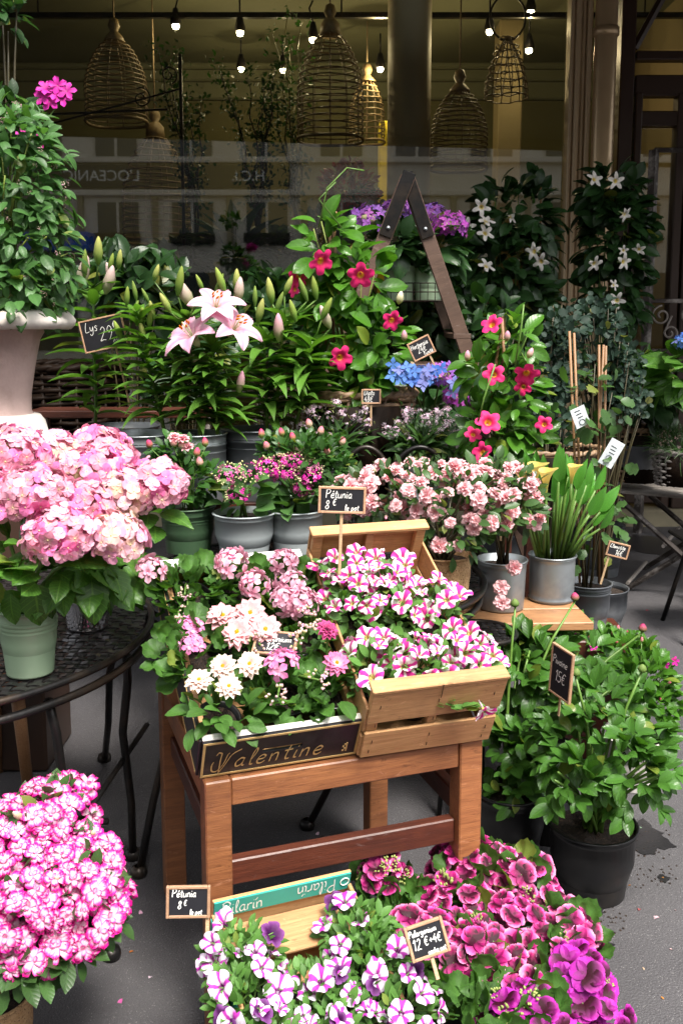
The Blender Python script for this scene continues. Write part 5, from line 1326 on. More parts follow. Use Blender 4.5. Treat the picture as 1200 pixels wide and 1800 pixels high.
climber('tall mandevilla with red pink flowers climbing canes in the rope handled basket', (P(620, 800, 3.75).x, 3.72), SZ + .01, (.15, .12, .2),
   [E(580, 440, 3.72, 48, 62, .12), E(628, 500, 3.72, 52, 60, .14), E(595, 570, 3.74, 62, 75, .15), E(655, 615, 3.68, 58, 58, .16), E(640, 668, 3.68, 60, 36, .14), E(580, 640, 3.75, 45, 55, .13)], 420, .105,
   [(567, 461, 3.5), (634, 486, 3.5), (690, 565, 3.45, .8), (600, 630, 3.45, .95), (524, 488, 3.6, .75), (515, 508, 3.62, .6)], 25, 3.5,
   [((590, 700), (578, 362), 3.72), ((610, 700), (583, 365), 3.70), ((565, 700), (590, 372), 3.75)], buds=[(700, 535, 3.5, 1.2), (710, 600)], shoots=[[(560, 400), (575, 330), (610, 295), (640, 300)], [(600, 400), (560, 350), (590, 320)]], group='red flowering mandevillas')
climber('smaller mandevilla with red pink flowers on a cane tripod above the calla sign', (P(880, 800, 3.35).x, 3.45), SZ, (.11, .09, .16),
   [E(900, 600, 3.35, 42, 42, .1), E(865, 660, 3.35, 58, 48, .12), E(905, 700, 3.33, 45, 55, .12), E(870, 760, 3.33, 62, 50, .13), E(925, 770, 3.35, 28, 40, .1)], 270, .080,
   [(862, 568, 3.2), (868, 657, 3.15), (925, 660, 3.15, 1.15), (918, 680, 3.2, .8), (858, 740, 3.15, 1.15), (832, 762, 3.2, .8), (845, 795, 3.1), (955, 745, 3.2, .8)], 21, 3.15,
   [((862, 700), (884, 556), 3.3), ((880, 700), (886, 558), 3.32), ((888, 700), (882, 560), 3.28)], buds=[(820, 635), (927, 630), (890, 600)], shoots=[[(905, 640), (915, 580), (920, 535)], [(870, 640), (850, 700), (840, 740)]], group='red flowering mandevillas')
wf = (0, -1, .1)
climber('white flowering mandevilla bush left of the drainpipe', (P(900, 700, 5.4).x, 5.5), 0, (.16, .13, .3), [E(905, 385, 5.4, 72, 70), E(880, 470, 5.35, 75, 75), E(915, 560, 5.4, 62, 80), E(912, 440, 5.4, 55, 80)], 620, .12,
   [(846, 364, 5.05), (855, 385, 5.05), (854, 408, 5.05), (856, 465, 5.05), (822, 398, 5.1), (935, 442, 5.1), (948, 460, 5.1), (900, 380, 5.15, .8)], 17, 5.1, [((945, 600), (950, 330), 5.3)], lmat='lf_dark', fkey='whitemand', group='white flowering mandevillas', face=wf, cap=200)
climber('white flowering mandevilla bush right of the drainpipe, beside the iron gate', (P(1065, 700, 5.5).x, 5.6), 0, (.16, .13, .3), [E(1072, 345, 5.5, 46, 50), E(1080, 430, 5.45, 52, 75), E(1075, 520, 5.5, 50, 60), E(1095, 390, 5.5, 38, 60)], 520, .12,
   [(1046, 313, 5.15), (1083, 318, 5.15), (1100, 378, 5.15, .9), (1046, 465, 5.15), (1098, 460, 5.15), (1083, 528, 5.1), (1122, 440, 5.2, .8), (1080, 500, 5.15, .7), (1095, 440, 5.15, .6)], 16, 5.15, [], lmat='lf_dark', fkey='whitemand', group='white flowering mandevillas', face=wf, cap=200)

# ---- purple and blue hydrangeas
v = P(702, 528, 4.66); BZ2 = v.z
o = thing('wire_basket', 'black wire basket hanging in the step ladder with two pale green pots', 'basket', (P(723, 528, 4.66).x, 4.66, BZ2 - .004))
s_ = 4.66 / FPX; bw, bd, bh = 50 * s_, .09, 30 * s_; g = G()
for z in (0, bh * .5, bh):
    for y in (-bd, bd): g.tube([(-bw, y, z), (bw, y, z)], .0028, 4)
    for x in (-bw, bw): g.tube([(x, -bd, z), (x, bd, z)], .0028, 4)
for k in range(9): x = -bw + 2 * bw * k / 8; g.tube([(x, -bd, bh), (x, -bd, 0), (x, bd, 0), (x, bd, bh)], .002, 4)
part('wire_grid', g, M['iron'], o)
hydrangea('purple hydrangea in the left pale green pot inside the step ladder', P(702, 528, 4.66), BZ2, (.076, .06, .16), 'sage', [(648, 388, 4.6, 34, 'hydv'), (702, 372, 4.7, 30, 'hydv')] if 0 else [], [E(690, 430, 4.7, 45, 35)], 60, .13, lmat='lf_dark', ribs=(.85,), group='purple hydrangeas', cap=60) if 0 else None
FL['hydv'] = [floret_col(c) for c in ((.28, .10, .46), (.36, .12, .48), (.22, .10, .42), (.46, .14, .50))]
FL['hydm'] = [floret_col(c) for c in ((.40, .06, .40), (.50, .10, .46), (.30, .06, .36))]
FL['hydb'] = [floret_col(c) for c in ((.08, .20, .66), (.12, .28, .72), (.22, .26, .62))]
FL['fert'] = [minicluster([(.12, .16, .35)], 20, 1, .2, (.18, .25, .45), .9)]
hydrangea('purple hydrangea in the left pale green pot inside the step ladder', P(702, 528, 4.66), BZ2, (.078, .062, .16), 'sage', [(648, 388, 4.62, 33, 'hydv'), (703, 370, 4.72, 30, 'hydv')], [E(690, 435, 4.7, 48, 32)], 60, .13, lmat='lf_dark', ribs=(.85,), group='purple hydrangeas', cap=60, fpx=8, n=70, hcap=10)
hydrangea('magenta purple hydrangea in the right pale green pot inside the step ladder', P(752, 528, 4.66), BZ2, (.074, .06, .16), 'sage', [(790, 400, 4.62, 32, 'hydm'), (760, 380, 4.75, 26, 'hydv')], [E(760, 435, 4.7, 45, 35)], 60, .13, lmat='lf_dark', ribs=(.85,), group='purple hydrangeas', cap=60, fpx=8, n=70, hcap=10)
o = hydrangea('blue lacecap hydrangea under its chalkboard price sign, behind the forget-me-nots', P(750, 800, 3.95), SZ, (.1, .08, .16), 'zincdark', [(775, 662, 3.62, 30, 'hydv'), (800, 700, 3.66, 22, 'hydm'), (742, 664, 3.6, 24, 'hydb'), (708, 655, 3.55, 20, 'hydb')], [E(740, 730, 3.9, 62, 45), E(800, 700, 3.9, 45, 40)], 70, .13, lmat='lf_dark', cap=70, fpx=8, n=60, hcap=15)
bloom_at(o, 'hydb', [(690, 640), (700, 650), (712, 660), (722, 670), (702, 668), (728, 652), (735, 665), (744, 668), (715, 645), (752, 650), (742, 676), (795, 690), (803, 675), (797, 672), (765, 652), (775, 648), (688, 660)], 13, 3.45, name='floret')

# ---- pale pink forget-me-nots
def sprays(label, c, z, dims, potm, px, py, rx, ry, Y, n, ng=150):
    o = potted('forget_me_not', label, 'flowering plant', c, z, *dims, potm, (.9,), 'pale pink forget-me-nots'); inv = wmat(o).inverted()
    leaves(o, 'lily', 'lf_azal', [E(px, py + ry * .75, Y, rx * .75, ry * .45)], ng, .09, 120, up=.5)
    tips = []; g = G(); b = loc(o) + Vector((0, 0, dims[2]))
    for k in range(n):
        a = rnd.uniform(-1, 1); q = P(px + rx * a, py + ry * rnd.uniform(-1, .55) * (1 - .4 * a * a), Y + rnd.uniform(-.1, .1)); tips.append(q)
    stems(o, b, tips, .0015, 'lf_grey', 4)
    for q in tips:
        for k in range(5): w_ = q + rv() * .022; g.put(LEAF['tiny'][0], inv @ frame_y(w_, rv() + Vector((0, 0, .6)), rv(), .014), .9)
    part('sepals', g, M['lf_grey'], o, True, kind='stuff')
    emit(o, 'flower_cluster', FL['forget'], M['petal'], [(inv @ frame_z(q, Vector((0, -.5, 1)) + rv() * .4, rnd.uniform(.013, .022)), rnd.randrange(3)) for q in tips], 60, 'blossom', 5); return o
sprays('left clump of pale pink forget-me-nots, beside the left rope handle', P(585, 800, 3.55), SZ, (.07, .06, .12), 'zincdark', 590, 748, 58, 45, 3.55, 50)
sprays('right clump of pale pink forget-me-nots in a beige pot behind the azalea', P(735, 800, 3.55), SZ, (.085, .07, .14), 'grypot', 745, 752, 72, 42, 3.55, 70, 190)
o = potted('glass_jar_plant', 'small leafy cutting in a clear glass jar left of the iron chair arches', 'plant', P(608, 850, 3.2), .80, .035, .03, .09, 'glass'); leaves(o, 'tiny', 'lf_rose', [E(595, 820, 3.2, 30, 22)], 70, .03, 50)
tag(o, None); 
o2 = thing('jar_stand', 'little wooden stand under the glass jar', 'stand', (loc(o).x, loc(o).y, .724)); part('body', G().box((0, 0, .037), (.1, .1, .074), bev=.004), M['shelfwood'], o2)

# ---- double azaleas
def azalea(label, v, z, dims, potm, ells, nfl, fr, key, nleaf, lsize, group, lmat='lf_azal', capf=200, extra=(), ribs=(), sep=.75, nst=18, bud=12, capl=150, minpx=9, lowcut=-.5, lfmax=1.08):
    o = potted('azalea_plant', label, 'azalea', v, z, *dims, potm, ribs, group); inv = wmat(o).inverted()
    leaves(o, 'small', lmat, ells, nleaf, lsize, capl, fmin=.6, fmax=lfmax)
    blooms(o, key, ells, nfl, fr, capf, face=.6, up=.35, sep=sep, lowcut=lowcut)
    if extra: at_flowers(o, key, [(P(x, y, Y), fr, Vector((0, -1, .3)) + rv() * .4) for x, y, Y in extra])
    if bud: blooms(o, 'budpink', ells, bud, fr * .75, 40, name='bud', sep=.5, lowcut=lowcut)
    b = loc(o) + Vector((0, 0, dims[2] * .85))
    stems(o, b, [c + Vector((r.x * d.x, r.y * d.y, r.z * d.z)) * .8 for c, r in ells for d in [rv() for _ in range(nst // len(ells) + 1)]], .004, 'stemdark'); return o
azalea('pink double azalea in the cork pot in the middle', (P(780, 1040, 2.62).x, 2.64), tz + .004, (.078, .068, .125), 'cork', [E(720, 868, 2.75, 120, 52, .15), E(800, 890, 2.65, 88, 72, .15), E(640, 872, 2.8, 60, 42, .1), E(785, 935, 2.62, 62, 45, .1)], 92, .026, 'double', 520, .042, 'pink double azaleas', sep=.72)
azalea('pink double azalea in the dark zinc pot with drooping blossoms', PZ(880, 1066, BZ), BZ, (.076, .070, .155), 'zinc', [E(895, 885, 2.72, 58, 62, .12), E(870, 850, 2.78, 60, 42, .12)], 42, .026, 'double', 240, .042, 'pink double azaleas',
       extra=((903, 998, 2.7), (880, 1033, 2.66), (881, 1060, 2.64), (945, 917, 2.7), (938, 920, 2.66)), ribs=(.93,), nst=8)
# ---- calla
v = PZ(968, 1052, BZ); o = potted('calla_plant', 'yellow calla lily with upright speckled leaves in the tall zinc pot', 'calla lily', v, BZ, .073, .071, .148, 'zinc', (.04, .95)); inv = wmat(o).inverted()
items = []; g = G(); b = loc(o) + Vector((0, 0, .13))
for k in range(40):
    x = rnd.uniform(915, 1060); y = rnd.uniform(835, 925) + .0016 * (x - 975) ** 2 * .6; q = P(x, y, v.y + rnd.uniform(-.09, .09)); s0 = b + Vector(((q.x - b.x) * .35, (q.y - b.y) * .35, 0)); m_ = s0.lerp(q, .6) + Vector((0, 0, .015))
    g.tube([inv @ s0, inv @ m_, inv @ q], [.0065, .005, .0035], 6); d = (q - m_).normalized() + Vector(((q.x - b.x) * 2.5, -.1, .8)); items.append((inv @ frame_y(q, d, Vector((0, -.8, .6)) + rv() * .6, rnd.uniform(.075, .125)), k % 4))
part('leaf_stalk', g, M['stem'], o, True); emit(o, 'leaf', LEAF['calla'], M['lf_calla'], items, 100)
def spathe():
    V = []; F = []; C = []; n = 20
    for i in range(9):
        t = i / 8
        for j in range(n + 1):
            a = -math.pi + 2 * math.pi * j / n; r = .07 + .17 * t ** 1.6; lip = t ** 4 * (.06 + .22 * max(0, math.cos(a)) ** 2)
            V.append(((r + lip * .5) * math.sin(a) * (1 - .0 * t), -(r + lip) * math.cos(a) * -1, t * (1 + .22 * max(0, math.cos(a)) ** 2))); C.append(lerp((.45, .52, .08), (.85, .72, .22), t * 1.5))
    for i in range(8):
        for j in range(n): k = i * (n + 1) + j; F.append((k, k + 1, k + n + 2, k + n + 1))
    return G().add(V, F, C).tube([(0, 0, .2), (0, 0, .8)], .06, 6, C=(.8, .5, .03))
FL['spathe'] = [spathe()]
cc = [(921, 870, 2.72, .07), (958, 868, 2.74, .075), (936, 862, 2.85, .085), (1003, 850, 2.9, .06)]
for x, y, Y, s in cc:
    q = P(x, y, Y); part('flower', mesh('flower', FL['spathe'][0], M['petal']), None, o, M=inv @ frame_z(q, Vector((rnd.uniform(-.3, .1), -.3, 1)), s, math.pi)); part('flower_stalk', G().tube([inv @ (b + Vector(((q.x - b.x) * .3, 0, 0))), inv @ (q - Vector((0, 0, .05))), inv @ q], .005, 6), M['stem'], o, True)

# ---- clematis on canes
o = potted('clematis_plant', 'clematis climbing thin canes in a weathered zinc pot behind the peonies', 'climbing plant', (.86, 3.28), .42, .078, .062, .17, 'zincdark', (.82, .92)); inv = wmat(o).inverted()
for s0, s1 in (((1040, 1020), (1060, 606)), ((1052, 1025), (1052, 606)), ((1018, 1025), (1000, 582)), ((1025, 1025), (1008, 585)), ((1058, 1020), (1064, 608))): part('cane', G().tube([inv @ P(*s0, 3.28), inv @ P(*s1, 3.28)], .0045, 7), M['bamboo'], o, True)
leaves(o, 'lobed', 'lf_azal', [E(1040, 930, 3.25, 60, 85, .1), E(1050, 800, 3.25, 55, 60, .1), E(1035, 710, 3.25, 65, 60, .1)], 110, .052, 110, up=-.3, nrm=.5)
stems(o, loc(o) + Vector((0, 0, .15)), [P(x, y, 3.27) for x, y in ((1085, 800), (1020, 700), (1075, 690), (1000, 800), (1070, 890), (1010, 900), (1045, 640))], .0025, 'stemdark')
for (x, y, w_, h_, r_, yaw_) in ((1074, 797, 27, 50, .5, .0), (1019, 733, 28, 36, -.4, .2)):
    s_ = 3.15 / FPX; tg_ = part('care_tag', G().box((0, 0, 0), (w_ * s_, .0012, h_ * s_), bev=.0005), M['plastictag'], o, M=inv @ T(P(x, y, 3.15)) @ rotz(yaw_) @ Matrix.Rotation(r_, 4, 'Y'))
    g = G()
    for k in range(3): g.box((-.004 + .002 * k, -.0011, .022 - k * .011), (.02, .0006, .003))
    g.tube([(.010 * math.cos(a), -.0013, -.018 + .009 * math.sin(a)) for a in [6.283 * j / 16 for j in range(16)]], .0011, 4, closed=True); part('print', g, M['darkglass'], tg_)

# ---- eucalyptus, dark fillers, right side
def airy(label, px, py, rx, ry, Y, n, key, mat, size, group=None, name='eucalyptus_plant', cat='eucalyptus', cap=150, ells=None, potz=None, up=.3):
    ells = ells or [E(px, py, Y, rx, ry)]; o = potted(name, label, cat, (ells[0][0].x, Y), potz if potz is not None else 0.0, .13, .1, .2, 'zincdark', (.8,), group)
    leaves(o, key, mat, ells, n, size, cap, fmin=.1, fmax=1.15, up=up, out=.5, nrm=.5)
    stems(o, loc(o) + Vector((0, 0, .18)), [c + Vector((r.x * d.x, r.y * d.y, r.z * d.z)) for c, r in ells for d in [rv() for _ in range(14)]], .004, 'stemdark'); return o
airy('blue green eucalyptus with small round leaves left of the bamboo canes', 0, 0, 0, 0, 4.4, 900, 'round', 'lf_euc', .036, 'eucalyptus plants', ells=[E(965, 690, 4.35, 55, 75), E(985, 600, 4.4, 45, 65), E(950, 760, 4.3, 50, 35)])
airy('blue green eucalyptus right of the bamboo canes', 0, 0, 0, 0, 4.6, 800, 'round', 'lf_euc', .036, 'eucalyptus plants', ells=[E(1070, 640, 4.6, 50, 65), E(1050, 570, 4.6, 40, 45), E(1085, 700, 4.6, 50, 45)])
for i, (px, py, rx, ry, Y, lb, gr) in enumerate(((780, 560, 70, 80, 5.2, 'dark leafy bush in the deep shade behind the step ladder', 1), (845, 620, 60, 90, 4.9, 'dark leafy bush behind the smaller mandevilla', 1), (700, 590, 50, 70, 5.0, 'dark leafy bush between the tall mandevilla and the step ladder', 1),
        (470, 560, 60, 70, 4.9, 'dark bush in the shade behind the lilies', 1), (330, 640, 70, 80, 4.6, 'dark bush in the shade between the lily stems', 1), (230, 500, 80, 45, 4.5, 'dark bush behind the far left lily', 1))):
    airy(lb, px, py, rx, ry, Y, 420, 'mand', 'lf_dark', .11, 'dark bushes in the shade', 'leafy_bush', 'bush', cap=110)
o = potted('leafy_plant', 'dark broad leaved plant hanging over the brown basket at the right', 'plant', P(1122, 760, 5.3), P(1122, 846, 5.3).z + .01, .13, .1, .2, 'zincdark'); leaves(o, 'hyd', 'lf_dark', [E(1125, 690, 5.3, 55, 45)], 130, .15, 110, up=-.2)
leaves(o, 'lily', 'lf_mand', [E(1140, 655, 5.3, 40, 22)], 40, .12, 40, up=.6)
stems(o, loc(o) + Vector((0, 0, .15)), [P(1125 + 10 * k, 690 - 8 * (k % 3), 5.3) for k in range(-4, 5)], .004, 'stemdark')
o = potted('blue_hydrangea', 'blue hydrangea with bright green leaves cut by the right edge', 'hydrangea', P(1290, 760, 4.9), 0, .12, .1, .2, 'zincdark'); leaves(o, 'hyd', 'lf_hyd', [E(1200, 655, 4.85, 38, 42)], 40, .15, 50, up=0); hyd_head(o, 1204, 603, 4.8, 22, 'hydb', 8, 10, 40)
stems(o, loc(o) + Vector((0, 0, .15)), [P(1200, 655, 4.85), P(1204, 603, 4.8), P(1180, 660, 4.85)], .006)
o = thing('white_bell_plant', 'low green cushion dotted with tiny white flowers in the grey basket', 'plant', P(1192, 800, 5.0)); leaves(o, 'grass', 'lf_azal', [E(1194, 785, 5.0, 45, 22)], 500, .10, 30, up=.8); blooms(o, 'gbud', [E(1194, 780, 5.0, 44, 22)], 50, .009, 50, name='bloom', sep=1, minpx=3)
# orchid behind the door glass
o = potted('orchid_plant', 'white orchid standing behind the door pane', 'orchid', P(1080, 380, 7.6), P(1080, 380, 7.6).z, .06, .05, .12, 'grypot'); inv = wmat(o).inverted()
FL['orchid'] = [petals(G(), 5, 1, .8, .15, lambda t, s: lerp((.6, .6, .25), (.72, .72, .55), t * 2)) for _ in range(2)]
pts = bloom_at(o, 'orchid', [(1070, 222), (1082, 235), (1092, 230), (1064, 238), (1055, 250), (1075, 243), (1085, 222), (1058, 255), (1067, 212)], 11, 7.5); stems(o, loc(o) + Vector((0, 0, .1)), pts, .003); leaves(o, 'kal', 'lf_dark', [E(1080, 330, 7.6, 25, 14)], 12, .16, 12)
o3 = thing('orchid_stand', 'plain high stand under the white orchid behind the door', 'stand', (loc(o).x, 7.6, .12)); part('body', G().box((0, 0, (loc(o).z - .12) / 2), (.25, .25, loc(o).z - .12), bev=.005), M['brown'], o3)

# ---- geraniums and dahlias in the printed crate
def cw(x, y, z): return MV @ Vector((x, y, z))
def crateplant(name, label, cat, xy, leafkey, lmat, nleaf, lsz, er, group, z=.09, dz=.0, up=.25, cap=120):
    b = cw(xy[0], xy[1], .012); o = thing(name, label, cat, M=T(b) @ rotz(YAW) @ rotx(TILT), group=group); pot(o, .045, .036, .075, 'blackpl', (.9,), n=24)
    e = [(cw(xy[0], xy[1], z + dz), Vector(er))]; leaves(o, leafkey, lmat, e, nleaf, lsz, cap, up=up, out=.8, nrm=1.1, fmin=.5); return o, e
def Yc(py): return 1.76 + (1290 - py) / 300 * .48
def crate_flowers(o, lst, key, r, face=(0, -.55, .9), mat='petal', name='flower_head', stalk=True):
    pts = []; inv = wmat(o).inverted(); g = G()
    for (x, y) in lst:
        Y = Yc(y) - .045; q = P(x, y, Y); pts.append((q, r * Y / FPX * rnd.uniform(.9, 1.1), Vector(face) + rv() * .3)); b = loc(o) + Vector((0, 0, .07)); g.tube([inv @ b, inv @ (b.lerp(q, .5) + Vector((0, 0, .02))), inv @ q], [.003, .0025, .0022], 5)
    at_flowers(o, key, pts, mat, name); part('flower_stalk', g, M['stem'], o, True)
gg = 'geraniums in the printed crate'
o, e = crateplant('geranium_plant', 'pink geranium spilling over the back left corner of the printed crate', 'geranium', (.055, .44), 'ger', 'lf_ger', 60, .055, (.095, .10, .07), gg); crate_flowers(o, [(268, 1002), (330, 1040)][:1], 'ugeran', 34); crate_flowers(o, [(325, 1045), (330, 1075), (310, 1095)], 'gbud', 15, name='bud_cluster')
o, e = crateplant('geranium_plant', 'pink geranium at the back middle of the printed crate', 'geranium', (.17, .44), 'ger', 'lf_ger', 60, .052, (.095, .09, .07), gg); crate_flowers(o, [(408, 992), (448, 1028)], 'ugeran', 32)
o, e = crateplant('geranium_plant', 'pink geranium at the back right of the printed crate, against the divider', 'geranium', (.28, .42), 'ger', 'lf_ger', 60, .050, (.08, .10, .07), gg); crate_flowers(o, [(497, 988), (510, 1028), (532, 1062), (500, 1058)], 'ugeran', 31)
o, e = crateplant('geranium_plant', 'geranium with magenta pink heads at the left side of the printed crate', 'geranium', (.04, .24), 'ger', 'lf_ger', 70, .055, (.095, .12, .08), gg); crate_flowers(o, [(333, 1105), (337, 1135)], 'ugeranp', 27)
o, e = crateplant('geranium_plant', 'geranium with one round pink head and buds at the front middle of the printed crate', 'geranium', (.20, .10), 'ger', 'lf_ger', 70, .046, (.11, .08, .06), gg, dz=.01); crate_flowers(o, [(497, 1168)], 'ugeranp', 35); crate_flowers(o, [(488, 1225), (560, 1195), (535, 1112), (455, 1130)], 'gbud', 20, name='bud_cluster')
o, e = crateplant('geranium_plant', 'leafy geranium at the centre right of the printed crate', 'geranium', (.27, .26), 'ger', 'lf_ger', 60, .048, (.09, .12, .06), gg); crate_flowers(o, [(540, 1085), (525, 1125)], 'gbud', 20, name='bud_cluster')
gd = 'dahlias in the printed crate'
o, e = crateplant('dahlia_plant', 'dahlia with four pale pink yellow centred blooms in the middle of the printed crate', 'dahlia', (.14, .27), 'ger', 'lf_ger', 34, .05, (.09, .10, .05), gd); crate_flowers(o, [(392, 1085), (440, 1078), (418, 1112), (466, 1108)], 'dahp', 30, (0, -.8, .8), name='flower')
o, e = crateplant('dahlia_plant', 'dahlia with cream white blooms at the front left corner of the printed crate', 'dahlia', (.045, .07), 'mand', 'lf_ger', 46, .050, (.09, .06, .04), gd, dz=.01); crate_flowers(o, [(350, 1197), (393, 1172), (402, 1208), (440, 1168)], 'dahw', 27, (0, -.8, .8), name='flower')
o, e = crateplant('dahlia_plant', 'dahlia with magenta and pink blooms at the front right corner of the printed crate', 'dahlia', (.30, .10), 'mand', 'lf_ger', 40, .058, (.07, .08, .05), gd); crate_flowers(o, [(575, 1108)], 'dahm', 22, (0, -.6, .9), name='flower'); crate_flowers(o, [(591, 1166)], 'dahk', 25, (0, -.8, .8), name='flower')

# ---- striped petunias in the slatted crate
names = [('back left corner', .06, .39), ('back middle', .15, .37), ('left side', .06, .30), ('middle', .15, .28), ('right side', .24, .27), ('front left corner', .055, .12), ('front middle', .15, .10), ('front right corner', .25, .11)]
for nm, x, y in names:
    b = MW @ Vector((x, y, .012)); o = thing('petunia_plant', 'magenta and white striped petunia at the %s of the slatted crate' % nm, 'petunia', M=T(b) @ rotz(R(17.5)) @ rotx(R(27)), group='striped petunias in the slatted crate')
    pot(o, .045, .036, .08, 'blackpl', (.9,), n=24)
    c = MW @ Vector((x, y, .130)); e = [(c, Vector((.07, .08, .055)))]
    leaves(o, 'small', 'lf_pet', e, 130, .034, 70, up=.3)
    pts = blooms(o, 'stripe', [(c + Vector((0, 0, .012)), Vector((.076, .085, .066)))], 15, .029, 60, face=.7, up=.4, lowcut=.0, sep=.72, jitter=.95)
    stems(o, b + Vector((0, 0, .07)), [p for p, s in pts], .0015)
# one low trailing flower through the slats
o = thing('trailing_petunia_shoot', 'single petunia shoot poking out between the front slats of the crate', 'flower', MW @ Vector((.16, .02, .08))); inv = wmat(o).inverted()
pp = [P(810, 1245, 1.93), P(840, 1238, 1.88), P(852, 1252, 1.86)]; part('stem', G().tube([inv @ p for p in pp], .002, 5), M['stem'], o, True)
at_flowers(o, 'stripe', [(P(853, 1256, 1.85), .026, Vector((.3, -.6, -.6)))])
items = [(inv @ frame_y(P(x, y, 1.93), (rnd.uniform(-1, 1), -.3, .3), (0, -.5, 1), .03), 0) for x, y in [(rnd.uniform(665, 740), rnd.uniform(1248, 1258)) for _ in range(16)] + [(rnd.uniform(780, 830), rnd.uniform(1235, 1250)) for _ in range(12)]]
emit(o, 'leaf', LEAF['small'], M['lf_pet'], items, 40)

# ---- purple and white petunias in the front crate
PWn = PW
grid = [('back left', .10, -.13), ('back right', .93, -.14), ('left side', .06, -.21), ('middle', .46, -.24), ('right side', .90, -.20), ('near left', .08, -.32), ('near middle', .5, -.31), ('near right', .93, -.31), ('left foreground', .2, -.42), ('right foreground', .8, -.42)]
for nm, fx, y in grid:
    b = MPc @ Vector((fx * PW, y, .008)); o = thing('petunia_plant', 'purple and white petunia at the %s of the cardboard crate' % nm, 'petunia', b, group='purple white petunias in the cardboard crate')
    pot(o, .045, .036, .075, 'blackpl', (.9,), n=24)
    c = b + Vector((0, 0, .085)); e = [(c, Vector((.07, .075, .045)))]
    leaves(o, 'small', 'lf_pet', e, 230, .027, 120, up=.3)
    pts = blooms(o, 'purple', [(c + Vector((0, 0, .012)), Vector((.08, .085, .058)))], 8 if y < -.2 else 4, .0245, 40, face=.6, up=.5, lowcut=.0, sep=1.0, jitter=.8)
    pts += blooms(o, 'violet', [(c + Vector((0, 0, .01)), Vector((.08, .085, .06)))], 1, .027, 9, face=.7, up=.5, lowcut=.1, jitter=.5)
    stems(o, b + Vector((0, 0, .07)), [p for p, s in pts], .0015)

# ---- white azalea with pink margins, front left
v = (P(-15, 1800, 1.78).x, 1.78)
azalea('white azalea with magenta margins in a cork pot at the lower left corner', v, 0.0, (.085, .075, .16), 'cork', [E(92, 1440, 1.85, 66, 66, .12), E(55, 1550, 1.76, 140, 90, .15), E(130, 1545, 1.76, 85, 72, .12), E(-10, 1610, 1.72, 90, 80, .12), E(15, 1480, 1.8, 70, 70, .12), E(165, 1600, 1.74, 62, 50, .1), E(70, 1650, 1.68, 80, 36, .08)], 185, .030, 'azalea', 300, .045, None, extra=((30, 1690, 1.62), (12, 1668, 1.62), (100, 1650, 1.63)), lfmax=.88, sep=.47, nst=14, bud=8, capf=200, lowcut=-.35)
o = [x for x in bpy.data.objects if x.get('label', '').startswith('white azalea')][0]
leaves(o, 'small', 'lf_azal', [E(110, 1665, 1.68, 62, 32, .08), E(40, 1690, 1.66, 80, 30, .08)], 80, .055, 90, up=-.3, name='low_leaf')
# ---- regal pelargoniums, front
def regal(label, v, ells, n, key, r, nleaf, leafells=None, bud=5):
    o = potted('pelargonium_plant', label, 'pelargonium', v, 0.0, .075, .06, .13, 'blackpl', (.9,), 'regal pelargoniums on the pavement')
    leaves(o, 'ger', 'lf_ger', leafells or ells, nleaf, .062, 120, up=.2, nrm=1.0)
    pts = blooms(o, key, ells, n, r, 250, mat='petal2', face=.7, up=.4, sep=.50, lowcut=-.3, jitter=.5, fmin=.85)
    blooms(o, 'gbudg', ells, bud, .018, 40, name='bud_cluster', sep=.6)
    stems(o, loc(o) + Vector((0, 0, .12)), [p for p, s in pts[::3]], .003); return o
v = PZ(700, 1690, 0)
regal('burgundy pelargonium with a single flower head at the left of the group', (P(700, 1600, 2.02).x, 2.02), [E(672, 1528, 2.0, 36, 34, .05)], 12, 'regal', .031, 70, [E(700, 1600, 1.98, 62, 55), E(665, 1560, 2.0, 40, 35)])
regal('burgundy pelargonium at the back of the group against the table leg', (P(870, 1640, 2.05).x, 2.08), [E(835, 1530, 2.05, 75, 45, .08), E(905, 1560, 2.02, 68, 60, .08), E(800, 1600, 1.95, 75, 50, .08)], 70, 'regal', .033, 70)
regal('burgundy and pink pelargonium behind its price sign', (P(770, 1760, 1.85).x, 1.83), [E(740, 1650, 1.8, 60, 48, .07), E(840, 1680, 1.8, 75, 60, .08), E(900, 1640, 1.85, 65, 55, .08)], 62, 'regal', .033, 80, [E(740, 1700, 1.78, 85, 75), E(850, 1700, 1.8, 85, 60)])
regal('dark burgundy pelargonium at the right of the group', (P(1000, 1740, 1.85).x, 1.85), [E(1000, 1640, 1.85, 52, 42, .07), E(960, 1700, 1.78, 75, 55, .08), E(885, 1730, 1.72, 70, 50, .08)], 52, 'regal', .033, 60)
regal('purple magenta pelargonium in the near right corner of the group', (P(960, 1830, 1.68).x, 1.66), [E(930, 1790, 1.62, 95, 45, .08), E(1020, 1730, 1.68, 50, 50, .07), E(1070, 1790, 1.62, 30, 40, .05)], 50, 'regald', .034, 90, [E(900, 1800, 1.62, 120, 60), E(820, 1790, 1.6, 70, 45)])

